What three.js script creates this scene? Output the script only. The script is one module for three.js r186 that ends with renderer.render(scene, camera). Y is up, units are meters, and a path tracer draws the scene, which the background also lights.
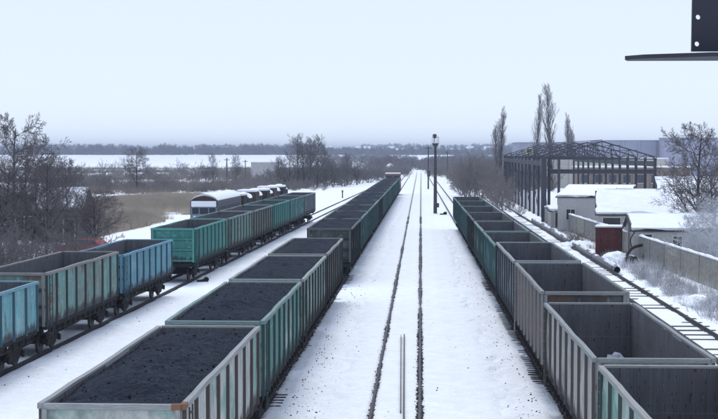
import * as THREE from 'three';
import { mergeGeometries } from 'three/addons/utils/BufferGeometryUtils.js';
import { RoundedBoxGeometry } from 'three/addons/geometries/RoundedBoxGeometry.js';

// ---------------------------------------------------------------- camera, sky, sun, exposure
const scene = new THREE.Scene();
const FOCAL = 1430, VPX = 421, VPY = 151.5, CAM_Y = 8.66, RAIL_TOP = 0.16;   // focal length and vanishing point in photo pixels
const camera = new THREE.PerspectiveCamera(2 * Math.atan(209.5 / FOCAL) * 180 / Math.PI, 718 / 419, 0.1, 12000);
camera.rotation.order = 'YXZ';
{
  const pitch = Math.atan((209.5 - VPY) / FOCAL);
  camera.rotation.set(-pitch, Math.atan((VPX - 359) / FOCAL * Math.cos(pitch)), 0);
}
camera.position.set(0, CAM_Y, 0);
camera.updateMatrixWorld(true);

const renderer = new THREE.WebGLRenderer({ antialias: true });
renderer.toneMapping = THREE.LinearToneMapping;
renderer.toneMappingExposure = 1.15;
renderer.shadowMap.enabled = true;

{ // an even, pale blue overcast sky
  const W = 256, H = 128, d = new Float32Array(W * H * 4);
  for (let j = 0; j < H; j++) for (let i = 0; i < W; i++) {
    const el = (j + 0.5) / H * Math.PI - Math.PI / 2, k = (j * W + i) * 4;
    const up = Math.max(0, Math.sin(el)), g = Math.exp(-up * 14);
    const s = 1 + 0.012 * Math.sin(i / W * Math.PI * 6 + 3 * up) * Math.sin(el * 4 + 1);
    d[k] = (0.655 + 0.19 * g) * s; d[k + 1] = (0.765 + 0.18 * g) * s; d[k + 2] = (1.02 + 0.03 * g) * s; d[k + 3] = 1;
  }
  const sky = new THREE.DataTexture(d, W, H, THREE.RGBAFormat, THREE.FloatType);
  sky.mapping = THREE.EquirectangularReflectionMapping; sky.magFilter = THREE.LinearFilter; sky.wrapS = THREE.RepeatWrapping; sky.needsUpdate = true;
  scene.background = sky; scene.environment = sky;
}
const sun = new THREE.DirectionalLight(0xfffaf2, 1.25);
sun.position.set(-22, 150, -225); sun.target.position.set(-5, 0, -140);
sun.castShadow = true; sun.shadow.radius = 34; sun.shadow.mapSize.set(4096, 4096);
Object.assign(sun.shadow.camera, { left: -160, right: 160, top: 160, bottom: -160, near: 1, far: 800 });
scene.add(sun, sun.target);
scene.fog = new THREE.FogExp2(0xdbe9ff, 0.0003);

// ---------------------------------------------------------------- helpers
function rngOf(seed) { let a = seed >>> 0; return () => { a = (a + 0x6D2B79F5) | 0; let t = Math.imul(a ^ (a >>> 15), 1 | a); t = (t + Math.imul(t ^ (t >>> 7), 61 | t)) ^ t; return ((t ^ (t >>> 14)) >>> 0) / 4294967296; }; }
function hash2(x, y, s) { let h = Math.imul(x | 0, 374761393) + Math.imul(y | 0, 668265263) + Math.imul(s | 0, 1442695041); h = Math.imul(h ^ (h >>> 13), 1274126177); return ((h ^ (h >>> 16)) >>> 0) / 4294967296; }
function noise(x, y, s = 0, px = 0, py = 0) { // value noise, tiling with period px, py when given
  let x0 = Math.floor(x), y0 = Math.floor(y); const fx = x - x0, fy = y - y0, u = fx * fx * (3 - 2 * fx), v = fy * fy * (3 - 2 * fy);
  let x1 = x0 + 1, y1 = y0 + 1;
  if (px) { x0 = ((x0 % px) + px) % px; x1 = ((x1 % px) + px) % px; } if (py) { y0 = ((y0 % py) + py) % py; y1 = ((y1 % py) + py) % py; }
  const a = hash2(x0, y0, s), b = hash2(x1, y0, s), c = hash2(x0, y1, s), d = hash2(x1, y1, s);
  return a + (b - a) * u + (c - a) * v + (a - b - c + d) * u * v;
}
const fbm = (x, y, s = 0, o = 4) => { let a = 0, w = 0.5, t = 0; for (let i = 0; i < o; i++) { a += w * noise(x, y, s + i * 7); t += w; w *= 0.5; x *= 2.03; y *= 2.03; } return a / t; };
const clamp = (v, a = 0, b = 1) => Math.min(b, Math.max(a, v));
const smooth = (a, b, v) => { const t = clamp((v - a) / (b - a)); return t * t * (3 - 2 * t); };
const mixc = (a, b, t) => [a[0] + (b[0] - a[0]) * t, a[1] + (b[1] - a[1]) * t, a[2] + (b[2] - a[2]) * t];
function tex(W, H, fn, srgb = true, rx = 1, ry = 1) {
  const d = new Uint8Array(W * H * 4);
  for (let j = 0; j < H; j++) for (let i = 0; i < W; i++) { const c = fn(i / W, j / H), k = (j * W + i) * 4; d[k] = clamp(c[0], 0, 255); d[k + 1] = clamp(c[1], 0, 255); d[k + 2] = clamp(c[2], 0, 255); d[k + 3] = 255; }
  const t = new THREE.DataTexture(d, W, H, THREE.RGBAFormat); t.wrapS = t.wrapT = THREE.RepeatWrapping; t.magFilter = THREE.LinearFilter; t.minFilter = THREE.LinearMipmapLinearFilter; t.generateMipmaps = true;
  if (srgb) t.colorSpace = THREE.SRGBColorSpace; t.repeat.set(rx, ry); t.needsUpdate = true; return t;
}
const mat = (c, roughness = 0.85, extra = {}) => new THREE.MeshPhysicalMaterial({ color: Array.isArray(c) ? new THREE.Color().setRGB(c[0], c[1], c[2]) : c, roughness, metalness: 0, specularIntensity: roughness > 0.84 ? 0.35 : 0.8, ...extra });
const names = {};
function numbered(n) { const k = names[n] = (names[n] ?? -1) + 1; return k ? `${n}_${String(k).padStart(3, '0')}` : n; }
function mesh(name, geometry, material, parent = scene) {
  const m = new THREE.Mesh(geometry, material); m.name = parent === scene ? numbered(name) : name; m.castShadow = m.receiveShadow = true; parent.add(m); return m;
}
function tag(o, label, category, group, kind) { if (label) o.userData.label = label; if (category) o.userData.category = category; if (group) o.userData.group = group; if (kind) o.userData.kind = kind; return o; }
function thing(name, label, category, pos = [0, 0, 0], turn = 0, group) { const o = new THREE.Group(); o.name = numbered(name); o.position.set(...pos); o.rotation.y = turn; scene.add(o); return tag(o, label, category, group); }
const cache = new Map();
const cached = (k, f) => { if (!cache.has(k)) cache.set(k, f()); return cache.get(k); };
const box = (w, h, d, x = 0, y = 0, z = 0) => new THREE.BoxGeometry(w, h, d).translate(x, y, z);
const rbox = (w, h, d, r, x = 0, y = 0, z = 0) => { const g = new RoundedBoxGeometry(w, h, d, 1, r).translate(x, y, z); return g; };
const cyl = (r0, r1, h, n = 10, x = 0, y = 0, z = 0) => new THREE.CylinderGeometry(r1, r0, h, n).translate(x, y, z);
function merge(list) { return mergeGeometries(list.map((g) => { const n = g.index ? g.toNonIndexed() : g; for (const k of Object.keys(n.attributes)) if (!['position', 'normal', 'uv'].includes(k)) n.deleteAttribute(k); return n; })); }
function bar(a, b, w = 0.1, h = w) { // a square bar from a to b
  const A = new THREE.Vector3(...a), B = new THREE.Vector3(...b), g = new THREE.BoxGeometry(w, h, A.distanceTo(B));
  const m = new THREE.Matrix4().lookAt(A, B, Math.abs(B.y - A.y) > 0.98 * A.distanceTo(B) ? new THREE.Vector3(1, 0, 0) : new THREE.Vector3(0, 1, 0)); m.setPosition(A.add(B).multiplyScalar(0.5));
  return g.applyMatrix4(m);
}
function ray(px, py) { return new THREE.Vector3(px - 359, 209.5 - py, -FOCAL).normalize().applyQuaternion(camera.quaternion); }
function onGround(px, py, y = 0.05) { const r = ray(px, py), t = (y - CAM_Y) / r.y; return [r.x * t, y, r.z * t]; }
function atDepth(px, py, Z) { const r = ray(px, py), t = -Z / r.z; return [r.x * t, CAM_Y + r.y * t, -Z]; }
const xAt = (px, Z) => atDepth(px, VPY, Z)[0];
const yAt = (py, Z) => atDepth(VPX, py, Z)[1];

// ---------------------------------------------------------------- materials
const snowFine = tex(512, 512, (u, v) => { const a = noise(u * 96, v * 96, 3, 96, 96), b = noise(u * 24, v * 24, 5, 24, 24), c = noise(u * 200, v * 200, 8, 200, 200); const g = 255 * (0.45 * b + 0.35 * a + 0.2 * c); return [g, g, g]; }, false);
const snowTone = tex(512, 512, (u, v) => { const b = noise(u * 14, v * 14, 21, 14, 14), a = noise(u * 60, v * 60, 22, 60, 60), c = noise(u * 170, v * 170, 23, 170, 170); const g = 243 + 9 * (b - 0.5) + 8 * (a - 0.5) - (c > 0.9 ? 22 : 0); return [g - 3, g, g + 2]; });
const M = {};
M.snow = mat([1, 1, 1], 0.92, { map: snowTone, bumpMap: snowFine, bumpScale: 0.05 });
M.snowCap = mat([1, 1, 1], 0.92, { map: snowTone, bumpMap: snowFine, bumpScale: 0.03 });
const speckle = (seed, lo, hi, n = 40) => tex(256, 256, (u, v) => { const a = noise(u * n, v * n, seed, n, n), b = noise(u * 9, v * 9, seed + 1, 9, 9), c = noise(u * n * 3, v * n * 3, seed + 2, n * 3, n * 3); return mixc(lo, hi, clamp(0.4 * a + 0.35 * b + 0.25 * c)); });
M.rail = mat([1, 1, 1], 0.55, { map: speckle(31, [28, 27, 30], [70, 66, 67]), metalness: 0.25 });
M.sleeper = mat([1, 1, 1], 0.95, { map: speckle(33, [40, 36, 36], [104, 98, 94]) });
M.stone = mat([0.085, 0.08, 0.078], 0.95);
M.under = mat([1, 1, 1], 0.9, { map: speckle(35, [22, 21, 22], [58, 52, 50]) });
M.wheel = mat([1, 1, 1], 0.6, { map: speckle(37, [28, 26, 27], [66, 58, 54]), metalness: 0.3 });
M.concrete = mat([1, 1, 1], 0.92, { map: speckle(39, [120, 120, 116], [168, 166, 158], 30), bumpMap: snowFine, bumpScale: 0.01 });
M.steel = mat([0.045, 0.046, 0.055], 0.75);
M.bark = mat([1, 1, 1], 0.95, { map: speckle(41, [40, 34, 32], [84, 74, 68]) });
M.twig = mat([0.14, 0.127, 0.125], 0.95);
M.twigBrown = mat([0.2, 0.182, 0.17], 0.95);
M.twigGrey = M.twig;
M.twigPale = mat([0.3, 0.29, 0.29], 0.95);
M.frost = mat([0.5, 0.51, 0.53], 0.95);
M.glassDull = mat([0.05, 0.055, 0.065], 0.85);
M.glass = mat([0.03, 0.04, 0.05], 0.08);
M.rust = mat([1, 1, 1], 0.9, { map: speckle(43, [62, 34, 34], [108, 62, 56], 24) });
M.rustDark = mat([1, 1, 1], 0.9, { map: speckle(47, [46, 38, 38], [84, 66, 62], 24) });

// weathered wagon paint: one sheet spans the eight panels of a side; v = 0 is the sill
function paint(seed, base, alt, altAmt, rust, grime) {
  return tex(1024, 256, (u, v) => {
    const X = u * 12.7, Y = v * 2.2;
    const streak = noise(X * 9, Y * 1.1, seed + 1), fine = noise(X * 22, Y * 16, seed + 2), blot = fbm(X * 1.1, Y * 1.5, seed + 3, 4), panel = hash2(Math.floor(u * 8), 0, seed);
    let c = mixc(base, alt, smooth(1 - altAmt - 0.12, 1 - altAmt + 0.12, blot * 0.75 + panel * 0.3));
    c = c.map((k) => k * (0.84 + 0.2 * streak + 0.12 * (fine - 0.5)));
    const r = smooth(0.62, 0.8, fbm(X * 2.2 + 40, Y * 0.9, seed + 5, 4) + rust * 0.28 - 0.14);
    c = mixc(c, [86 + 24 * fine, 62 + 10 * fine, 52], r * (0.35 + 0.5 * rust));
    const chip = noise(X * 6, Y * 5, seed + 6); if (chip > 0.8) c = mixc(c, [190, 190, 186], (chip - 0.8) * 2);
    const edge = 0.02 + 0.2 * fbm(X * 3.2, 0, seed + 7, 3) + 0.1 * noise(X * 11, 0, seed + 8); // coal splashes with a ragged edge
    c = mixc(c, [36, 33, 34], smooth(edge, edge - 0.12, v) * grime);
    return c;
  });
}
const SCHEMES = {  // most rib tones darkened: weathered posts, with shade of rib sides put into colour
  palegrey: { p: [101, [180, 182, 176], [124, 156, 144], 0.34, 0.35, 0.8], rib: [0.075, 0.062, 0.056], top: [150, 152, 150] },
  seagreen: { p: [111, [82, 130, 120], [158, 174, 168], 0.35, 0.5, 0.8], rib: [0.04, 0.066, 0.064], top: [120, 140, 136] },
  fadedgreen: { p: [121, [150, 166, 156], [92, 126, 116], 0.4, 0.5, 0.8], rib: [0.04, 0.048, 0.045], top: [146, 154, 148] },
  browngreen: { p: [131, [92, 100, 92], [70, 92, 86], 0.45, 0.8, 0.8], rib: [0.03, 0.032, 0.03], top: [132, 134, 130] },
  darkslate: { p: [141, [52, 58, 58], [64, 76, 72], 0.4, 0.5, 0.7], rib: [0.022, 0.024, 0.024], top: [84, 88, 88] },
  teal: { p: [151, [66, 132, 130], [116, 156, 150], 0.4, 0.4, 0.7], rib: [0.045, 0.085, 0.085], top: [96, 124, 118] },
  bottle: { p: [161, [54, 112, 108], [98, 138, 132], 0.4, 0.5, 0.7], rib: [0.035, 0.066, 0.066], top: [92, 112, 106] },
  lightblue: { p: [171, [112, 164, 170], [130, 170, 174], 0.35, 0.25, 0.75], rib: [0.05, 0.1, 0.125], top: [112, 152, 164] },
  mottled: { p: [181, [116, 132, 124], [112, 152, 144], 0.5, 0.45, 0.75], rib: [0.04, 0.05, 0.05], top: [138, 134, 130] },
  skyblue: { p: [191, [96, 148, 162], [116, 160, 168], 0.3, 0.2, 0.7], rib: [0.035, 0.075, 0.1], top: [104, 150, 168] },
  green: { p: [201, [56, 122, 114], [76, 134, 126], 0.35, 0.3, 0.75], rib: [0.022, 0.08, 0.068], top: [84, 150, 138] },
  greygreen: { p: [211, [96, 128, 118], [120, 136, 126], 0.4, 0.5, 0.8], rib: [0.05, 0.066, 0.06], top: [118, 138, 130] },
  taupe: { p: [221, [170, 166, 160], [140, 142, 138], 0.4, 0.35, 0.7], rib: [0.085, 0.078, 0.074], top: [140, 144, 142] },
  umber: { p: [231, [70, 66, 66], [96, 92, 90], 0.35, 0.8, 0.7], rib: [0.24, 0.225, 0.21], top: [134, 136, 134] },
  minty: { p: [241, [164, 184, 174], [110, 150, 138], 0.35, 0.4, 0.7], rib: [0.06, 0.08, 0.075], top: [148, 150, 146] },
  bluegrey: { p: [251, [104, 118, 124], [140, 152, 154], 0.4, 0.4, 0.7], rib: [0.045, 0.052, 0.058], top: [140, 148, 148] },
};
function schemeOf(k) {
  return cached('scheme' + k, () => {
    const s = SCHEMES[k];
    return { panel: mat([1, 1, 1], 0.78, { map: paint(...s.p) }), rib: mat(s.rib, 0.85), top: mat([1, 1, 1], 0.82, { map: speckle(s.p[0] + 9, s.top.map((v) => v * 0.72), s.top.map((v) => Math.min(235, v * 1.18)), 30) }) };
  });
}
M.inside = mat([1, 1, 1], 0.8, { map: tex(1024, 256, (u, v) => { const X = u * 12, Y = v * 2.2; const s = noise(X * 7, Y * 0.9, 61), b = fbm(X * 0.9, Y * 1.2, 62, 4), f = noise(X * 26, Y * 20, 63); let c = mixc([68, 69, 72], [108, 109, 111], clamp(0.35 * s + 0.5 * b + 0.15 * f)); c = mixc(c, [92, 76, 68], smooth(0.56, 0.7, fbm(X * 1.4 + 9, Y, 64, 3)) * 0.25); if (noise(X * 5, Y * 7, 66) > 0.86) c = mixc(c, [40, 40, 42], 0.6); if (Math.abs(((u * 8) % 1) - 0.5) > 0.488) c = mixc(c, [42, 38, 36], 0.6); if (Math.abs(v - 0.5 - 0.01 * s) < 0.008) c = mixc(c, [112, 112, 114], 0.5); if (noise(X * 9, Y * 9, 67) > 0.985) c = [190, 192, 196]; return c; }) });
M.coal = mat([1, 1, 1], 0.92, { map: tex(512, 512, (u, v) => { const a = noise(u * 60, v * 60, 71, 60, 60), b = noise(u * 150, v * 150, 72, 150, 150), c = noise(u * 8, v * 8, 73, 8, 8); const g = 15 + 24 * a * b + 10 * c + (b > 0.9 && a > 0.62 ? 62 : 0); return [g + 6, g + 13, g + 25]; }), bumpMap: tex(512, 512, (u, v) => { const g = 255 * (0.5 * noise(u * 40, v * 40, 74, 40, 40) + 0.5 * noise(u * 110, v * 110, 75, 110, 110)); return [g, g, g]; }, false), bumpScale: 0.06 });

// ---------------------------------------------------------------- ground
// Every track is straight: x = x0 + slope * (Z - z0), Z being the distance along the yard.
const TRACK = {
  loaded: { x: -6.13, s: 0.0027, z: 28 }, main: { x: -0.83, s: 0, z: 45 }, empty: { x: 5.65, s: -0.005, z: 33 },
  teal: { x: -16.9, s: 0.0214, z: 57 }, siding: { x: 13.0, s: -0.003, z: 60 },
};
const trackX = (k, Z) => TRACK[k].x + TRACK[k].s * (Z - TRACK[k].z);
const rise = (Z) => 4.3 * smooth(700, 1900, Z) * clamp((Z - 700) / 1150) + 11 * smooth(1900, 3000, Z);
function snowY(x, Z) {
  let y = 0.05 + rise(Z);
  if (Z > 420 || x < -60 || x > 60) return y + (Z > 420 ? 0.5 * (fbm(x * 0.01, Z * 0.004, 91, 3) - 0.5) : 0.25 * (fbm(x * 0.06, Z * 0.06, 91, 3) - 0.5) * smooth(60, 90, Math.abs(x)));
  y += 0.10 * (fbm(x * 0.45, Z * 0.16, 92, 3) - 0.5) + 0.03 * (noise(x * 2.4, Z * 1.6, 93) - 0.5);
  for (const k in TRACK) {
    const c = trackX(k, Z);
    if (Math.abs(x - c) > 2.2) continue;
    const bare = k === 'siding' ? 1.0 : k === 'main' ? 0.82 : 0.8;
    for (const s of [-0.8, 0.8]) {
      const d = Math.abs(x - c - s), n = fbm(x * 2 + 7, Z * 0.55, 95 + s * 3, 3);
      y -= bare * 0.12 * Math.exp(-d * d / 0.011) * smooth(0.15, 0.5, n + 0.1);
    }
    if (k === 'siding') y += (-0.03 - y) * smooth(1.6, 1.25, Math.abs(x - c)) * smooth(0.36, 0.52, noise(x * 0.9, Z * 0.3, 97) + 0.16 * smooth(120, 90, Z));
    if (k === 'empty' || k === 'loaded') y -= (k === 'empty' ? 0.052 : 0.03) * smooth(1.6, 1.2, Math.abs(x - c));
  }
  // ruts pressed into the snow between the left-hand tracks, and a foot trail beside the empties
  for (const r of [-12.2, -10.7]) { const d = x - r - 0.012 * (Z - 60); y -= 0.05 * Math.exp(-d * d / 0.06) * (0.5 + noise(Z * 0.2, r, 98)); }
  for (const r of [-3.2, 2.75]) { const d = x - r - 0.25 * Math.sin(Z * 0.09 + r); y -= 0.12 * Math.exp(-d * d / 0.1) * smooth(0.5, 0.7, noise(Z * 1.3, x * 3, 99)); }
  return y;
}
{
  const xs = [], zs = [];
  for (let x = -20; x <= 16.001; x += 0.125) xs.push(x);
  for (let k = 1, s = 1; k <= 42; k++) { s *= 1.145; xs.unshift(-20 - 1.6 * k - 4 * s); xs.push(16 + 1.6 * k + 4 * s); }
  for (const z of [-60, -20, 0, 20, 35, 40]) zs.push(z);
  for (let z = 42; z < 100; z += 0.22) zs.push(z);
  for (let z = 100; z < 190; z += 0.8) zs.push(z);
  for (let z = 190; z < 420; z += 4) zs.push(z);
  for (let z = 420; z < 7000; z *= 1.06) zs.push(z);
  const nx = xs.length, nz = zs.length, pos = new Float32Array(nx * nz * 3), uv = new Float32Array(nx * nz * 2), idx = [];
  for (let j = 0; j < nz; j++) for (let i = 0; i < nx; i++) {
    const k = j * nx + i; pos.set([xs[i], snowY(xs[i], zs[j]), -zs[j]], k * 3); uv.set([xs[i] / 6, zs[j] / 6], k * 2);
    if (i && j) idx.push(k - nx - 1, k - nx, k, k - nx - 1, k, k - 1);
  }
  const g = new THREE.BufferGeometry(); g.setAttribute('position', new THREE.BufferAttribute(pos, 3)); g.setAttribute('uv', new THREE.BufferAttribute(uv, 2)); g.setIndex(idx); g.computeVertexNormals();
  tag(mesh('snow_ground', g, M.snow), 'snow covered ground of the rail yard and the fields beyond', 'ground', null, 'structure');
}

// ---------------------------------------------------------------- tracks
const gravelGeo = new THREE.IcosahedronGeometry(0.034, 0);
function track(key, z0, z1, sleeperTo, label, gravelTo) {
  const T = TRACK[key], L = z1 - z0, root = new THREE.Group(); root.name = numbered('railway_track');
  root.position.set(trackX(key, z0), 0, -z0); root.rotation.y = -Math.atan(T.s); scene.add(root); tag(root, label, 'railway track', null, 'structure');
  const prof = new THREE.Shape([[-0.065, 0], [0.065, 0], [0.065, 0.015], [0.012, 0.035], [0.012, 0.12], [0.036, 0.13], [0.036, 0.165], [-0.036, 0.165], [-0.036, 0.13], [-0.012, 0.12], [-0.012, 0.035], [-0.065, 0.015]].map((p) => new THREE.Vector2(...p)));
  const g = cached('rail' + L, () => new THREE.ExtrudeGeometry(prof, { depth: L, bevelEnabled: false }).translate(0, -0.005, -L));
  for (const s of [-0.8, 0.8]) mesh('rail', g, M.rail, root).position.x = s;
  const rnd = rngOf(L * 7 + T.x * 13), gap = key === 'siding' ? 1.65 : 0.56, sg = cached('sleeper' + gap, () => rbox(2.7, 0.2, gap > 1 ? 0.42 : 0.25, 0.02, 0, -0.105, 0));
  let n = 0;
  for (let z = 0.3; z < sleeperTo - z0 && n < 290; z += gap, n++) { const m = mesh('sleeper', sg, M.sleeper, root); m.position.set((rnd() - 0.5) * 0.08, (rnd() - 0.5) * 0.014 - (gap > 1 ? rnd() * 0.035 : 0), -z); m.rotation.y = (rnd() - 0.5) * 0.03; }
  const count = Math.floor((gravelTo - z0) * 30), im = new THREE.InstancedMesh(gravelGeo, M.stone, count), o = new THREE.Object3D();
  for (let i = 0; i < count; i++) {
    const z = rnd() * (gravelTo - z0), s = rnd() < 0.5 ? -0.8 : 0.8; let off = (rnd() + rnd() + rnd() - 1.5) * 0.1; off += Math.sign(off) * 0.05;
    o.position.set(s + off, -0.02 + rnd() * 0.035, -z); o.rotation.set(rnd() * 6, rnd() * 6, rnd() * 6); o.scale.setScalar(0.5 + rnd() * 0.9); o.updateMatrix(); im.setMatrixAt(i, o.matrix);
  }
  im.name = 'ballast_gravel'; im.userData.kind = 'stuff'; im.castShadow = im.receiveShadow = true; root.add(im);
}
track('main', 40, 620, 190, 'open snowy railway track running between the two rows of wagons', 190);
track('empty', 20, 520, 100, 'railway track under the row of empty gondola wagons', 130);
track('loaded', 20, 520, 100, 'railway track under the coal filled wagons beside the open track', 100);
track('teal', 36, 420, 120, 'railway track under the light blue and green wagons', 130);
track('siding', 48, 300, 200, 'bare siding with sleepers showing between the empty wagons and the pipe', 200);
{ // two spare rails lying in the middle of the open track
  for (const [px, y0, y1, w] of [[401, 337, 413, 0.03], [404.2, 336, 430, 0.05]]) {
    const a = onGround(px - 0.5, y1), b = onGround(px, y0);
    tag(mesh('spare_rail', bar([a[0], 0.1, a[2]], [b[0], 0.1, b[2]], w, 0.09), M.rail), w < 0.04 ? 'shorter thin spare rail lying between the running rails' : 'longer thick spare rail lying between the running rails', 'rail');
  }
}

// ---------------------------------------------------------------- gondola wagons
const HALF = 6.35, PITCH = 12.7 / 8, SKIN = 1.405;
function ribGeo(h) { return cached('rib' + h, () => { const s = new THREE.Shape([[0, -0.085], [0.07, -0.05], [0.07, 0.05], [0, 0.085]].map((p) => new THREE.Vector2(...p))); return new THREE.ExtrudeGeometry(s, { depth: h, bevelEnabled: false }).rotateX(-Math.PI / 2); }); }
function gondola(o) {
  const { key, Z, H = 3.5, scheme, label, group, detail = 1 } = o, S = schemeOf(scheme), T = TRACK[key];
  const root = thing('gondola_wagon', label, 'wagon', [trackX(key, Z), RAIL_TOP, -Z], -Math.atan(T.s), group);
  const hs = H - 1.3;
  for (const s of [-1, 1]) {
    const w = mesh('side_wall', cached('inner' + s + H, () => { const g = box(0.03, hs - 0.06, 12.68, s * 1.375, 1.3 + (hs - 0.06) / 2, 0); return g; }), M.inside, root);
    for (let i = 0; i < 8; i++) mesh('wall_panel', cached(`panel${i}${s}${H}`, () => {
      const g = new THREE.BoxGeometry(0.014, hs - 0.1, PITCH - 0.012, 1, 4, 4), uv = g.attributes.uv, q = g.attributes.position;
      for (let k = 0; k < q.count; k++) if (q.getX(k) * s > 0) { const b = (1 - Math.pow(q.getY(k) * 2 / (hs - 0.1), 2)) * (1 - Math.pow(q.getZ(k) * 2 / (PITCH - 0.012), 2)); q.setX(k, q.getX(k) + s * Math.max(0, b) * 0.06 * noise(i * 3.1 + q.getZ(k) * 2, q.getY(k) * 2 + 5, 77 + s)); }
      g.computeVertexNormals(); g.translate(s * 1.398, 1.3 + (hs - 0.1) / 2, HALF - (i + 0.5) * PITCH);
      for (let k = 0; k < uv.count; k++) uv.setX(k, ((s > 0 ? uv.getX(k) : 1 - uv.getX(k)) + i) / 8);
      return g;
    }), S.panel, w);
    for (let i = 0; i <= 8; i++) {
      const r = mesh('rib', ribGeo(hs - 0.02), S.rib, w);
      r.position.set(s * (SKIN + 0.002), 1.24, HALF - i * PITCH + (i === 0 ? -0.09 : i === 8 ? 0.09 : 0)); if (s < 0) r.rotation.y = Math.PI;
    }
    const bend = Math.floor(Z) % 4;
    mesh('top_rail', cached(`top${s}${H}${bend}`, () => { const g = new THREE.BoxGeometry(0.12, 0.11, 12.74, 1, 1, 26), q = g.attributes.position; for (let k = 0; k < q.count; k++) { const z = q.getZ(k); q.setXYZ(k, q.getX(k) + 0.05 * (fbm(z * 0.5, bend * 3 + s, 78, 3) - 0.5), q.getY(k) + 0.05 * (fbm(z * 0.6, bend * 5 + s + 9, 79, 3) - 0.5), z); } return g.translate(s * 1.43, H - 0.06, 0); }), S.top, w);
    mesh('sill', cached(`sill${s}`, () => box(0.1, 0.17, 12.6, s * 1.36, 1.2, 0)), M.under, w);
    if (detail) for (let i = 0; i < 7; i++) mesh('hatch', cached(`hatch${i}${s}`, () => {
      const z = (i - 3) * 1.72, a = new THREE.BoxGeometry(0.04, 0.34, 1.3).rotateZ(-s * 0.5).translate(s * 1.3, 0.97, z);
      return merge([a, box(0.09, 0.2, 0.07, s * 1.44, 1.05, z - 0.42), box(0.09, 0.2, 0.07, s * 1.44, 1.05, z + 0.42), box(0.06, 0.06, 1.0, s * 1.42, 0.93, z)]);
    }), M.under, w);
  }
  for (const e of [-1, 1]) {
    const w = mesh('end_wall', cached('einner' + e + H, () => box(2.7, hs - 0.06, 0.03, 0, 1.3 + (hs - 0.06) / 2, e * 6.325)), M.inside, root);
    for (let i = 0; i < 3; i++) {
      mesh('end_panel', cached(`epanel${i}${e}${H}`, () => { const h = (hs - 0.1) / 3, g = box(2.76, h - 0.008, 0.012, 0, 1.3 + (i + 0.5) * h, e * 6.347), uv = g.attributes.uv; for (let k = 0; k < uv.count; k++) { uv.setX(k, 0.3 + uv.getX(k) * 0.22); uv.setY(k, (uv.getY(k) + i) / 3); } return g; }), S.panel, w);
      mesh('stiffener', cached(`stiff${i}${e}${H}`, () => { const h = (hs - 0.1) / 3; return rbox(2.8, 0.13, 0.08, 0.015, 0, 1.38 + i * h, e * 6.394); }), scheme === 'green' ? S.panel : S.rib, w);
    }
    for (const s of [-1, 1]) mesh('corner_post', cached(`cpost${s}${e}${H}`, () => box(0.1, hs - 0.08, 0.1, s * 1.33, 1.27 + hs / 2 - 0.04, e * 6.41)), S.top, w);
    mesh('top_rail', cached(`etop${e}${H}`, () => rbox(2.71, 0.12, 0.13, 0.02, 0, H - 0.062, e * 6.385)), S.top, w);
    mesh('coupler', cached('coupler' + e, () => merge([box(0.2, 0.2, 0.5, 0, 0.9, e * 6.6), rbox(0.36, 0.3, 0.3, 0.06, 0.02, 0.9, e * 6.8)])), M.wheel, root);
  }
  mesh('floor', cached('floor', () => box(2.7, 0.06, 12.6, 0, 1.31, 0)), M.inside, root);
  mesh('underframe', cached('underframe', () => merge([box(0.42, 0.36, 12.5, 0, 1.0, 0), box(2.5, 0.26, 0.18, 0, 1.06, 6.2), box(2.5, 0.26, 0.18, 0, 1.06, -6.2), ...[-4.33, -1.6, 0, 1.6, 4.33].map((z) => box(2.4, 0.2, 0.22, 0, 1.12, z)), cyl(0.2, 0.2, 1.2, 10).rotateZ(Math.PI / 2).translate(-0.6, 0.62, 0.6)])), M.under, root);
  for (const z of [-4.33, 4.33]) {
    const b = mesh('bogie', cached('bogie', () => {
      const list = [box(2.2, 0.24, 0.4, 0, 0.62, 0)];
      for (const s of [-1, 1]) {
        const sh = new THREE.Shape([[-1.1, 0.4], [-1.1, 0.62], [-0.5, 0.84], [0.5, 0.84], [1.1, 0.62], [1.1, 0.4], [0.72, 0.4], [0.42, 0.24], [-0.42, 0.24], [-0.72, 0.4]].map((p) => new THREE.Vector2(...p)));
        list.push(new THREE.ExtrudeGeometry(sh, { depth: 0.14, bevelEnabled: false }).rotateY(Math.PI / 2).translate(s * 1.02 - 0.07, 0, 0));
        for (const w of [-0.925, 0.925]) list.push(cyl(0.14, 0.14, 0.1, 10).rotateZ(Math.PI / 2).translate(s * 1.14, 0.475, w));
      }
      for (const w of [-0.925, 0.925]) list.push(cyl(0.08, 0.08, 1.9, 8).rotateZ(Math.PI / 2).translate(0, 0.475, w));
      return merge(list);
    }), M.under, root); b.position.z = z;
    for (const s of [-1, 1]) for (const w of [-0.925, 0.925]) mesh('wheel', cached('wheel', () => merge([cyl(0.475, 0.475, 0.1, 24).rotateZ(Math.PI / 2), cyl(0.2, 0.2, 0.16, 12).rotateZ(Math.PI / 2)])), M.wheel, b).position.set(s * 0.8, 0.476, w);
  }
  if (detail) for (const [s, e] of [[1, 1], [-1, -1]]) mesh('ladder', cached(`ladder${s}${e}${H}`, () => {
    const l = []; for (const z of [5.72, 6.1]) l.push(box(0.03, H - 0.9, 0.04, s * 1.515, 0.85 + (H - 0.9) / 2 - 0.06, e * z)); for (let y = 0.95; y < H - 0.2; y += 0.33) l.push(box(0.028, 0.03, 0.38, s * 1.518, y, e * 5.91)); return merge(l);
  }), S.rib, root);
  return root;
}
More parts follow.
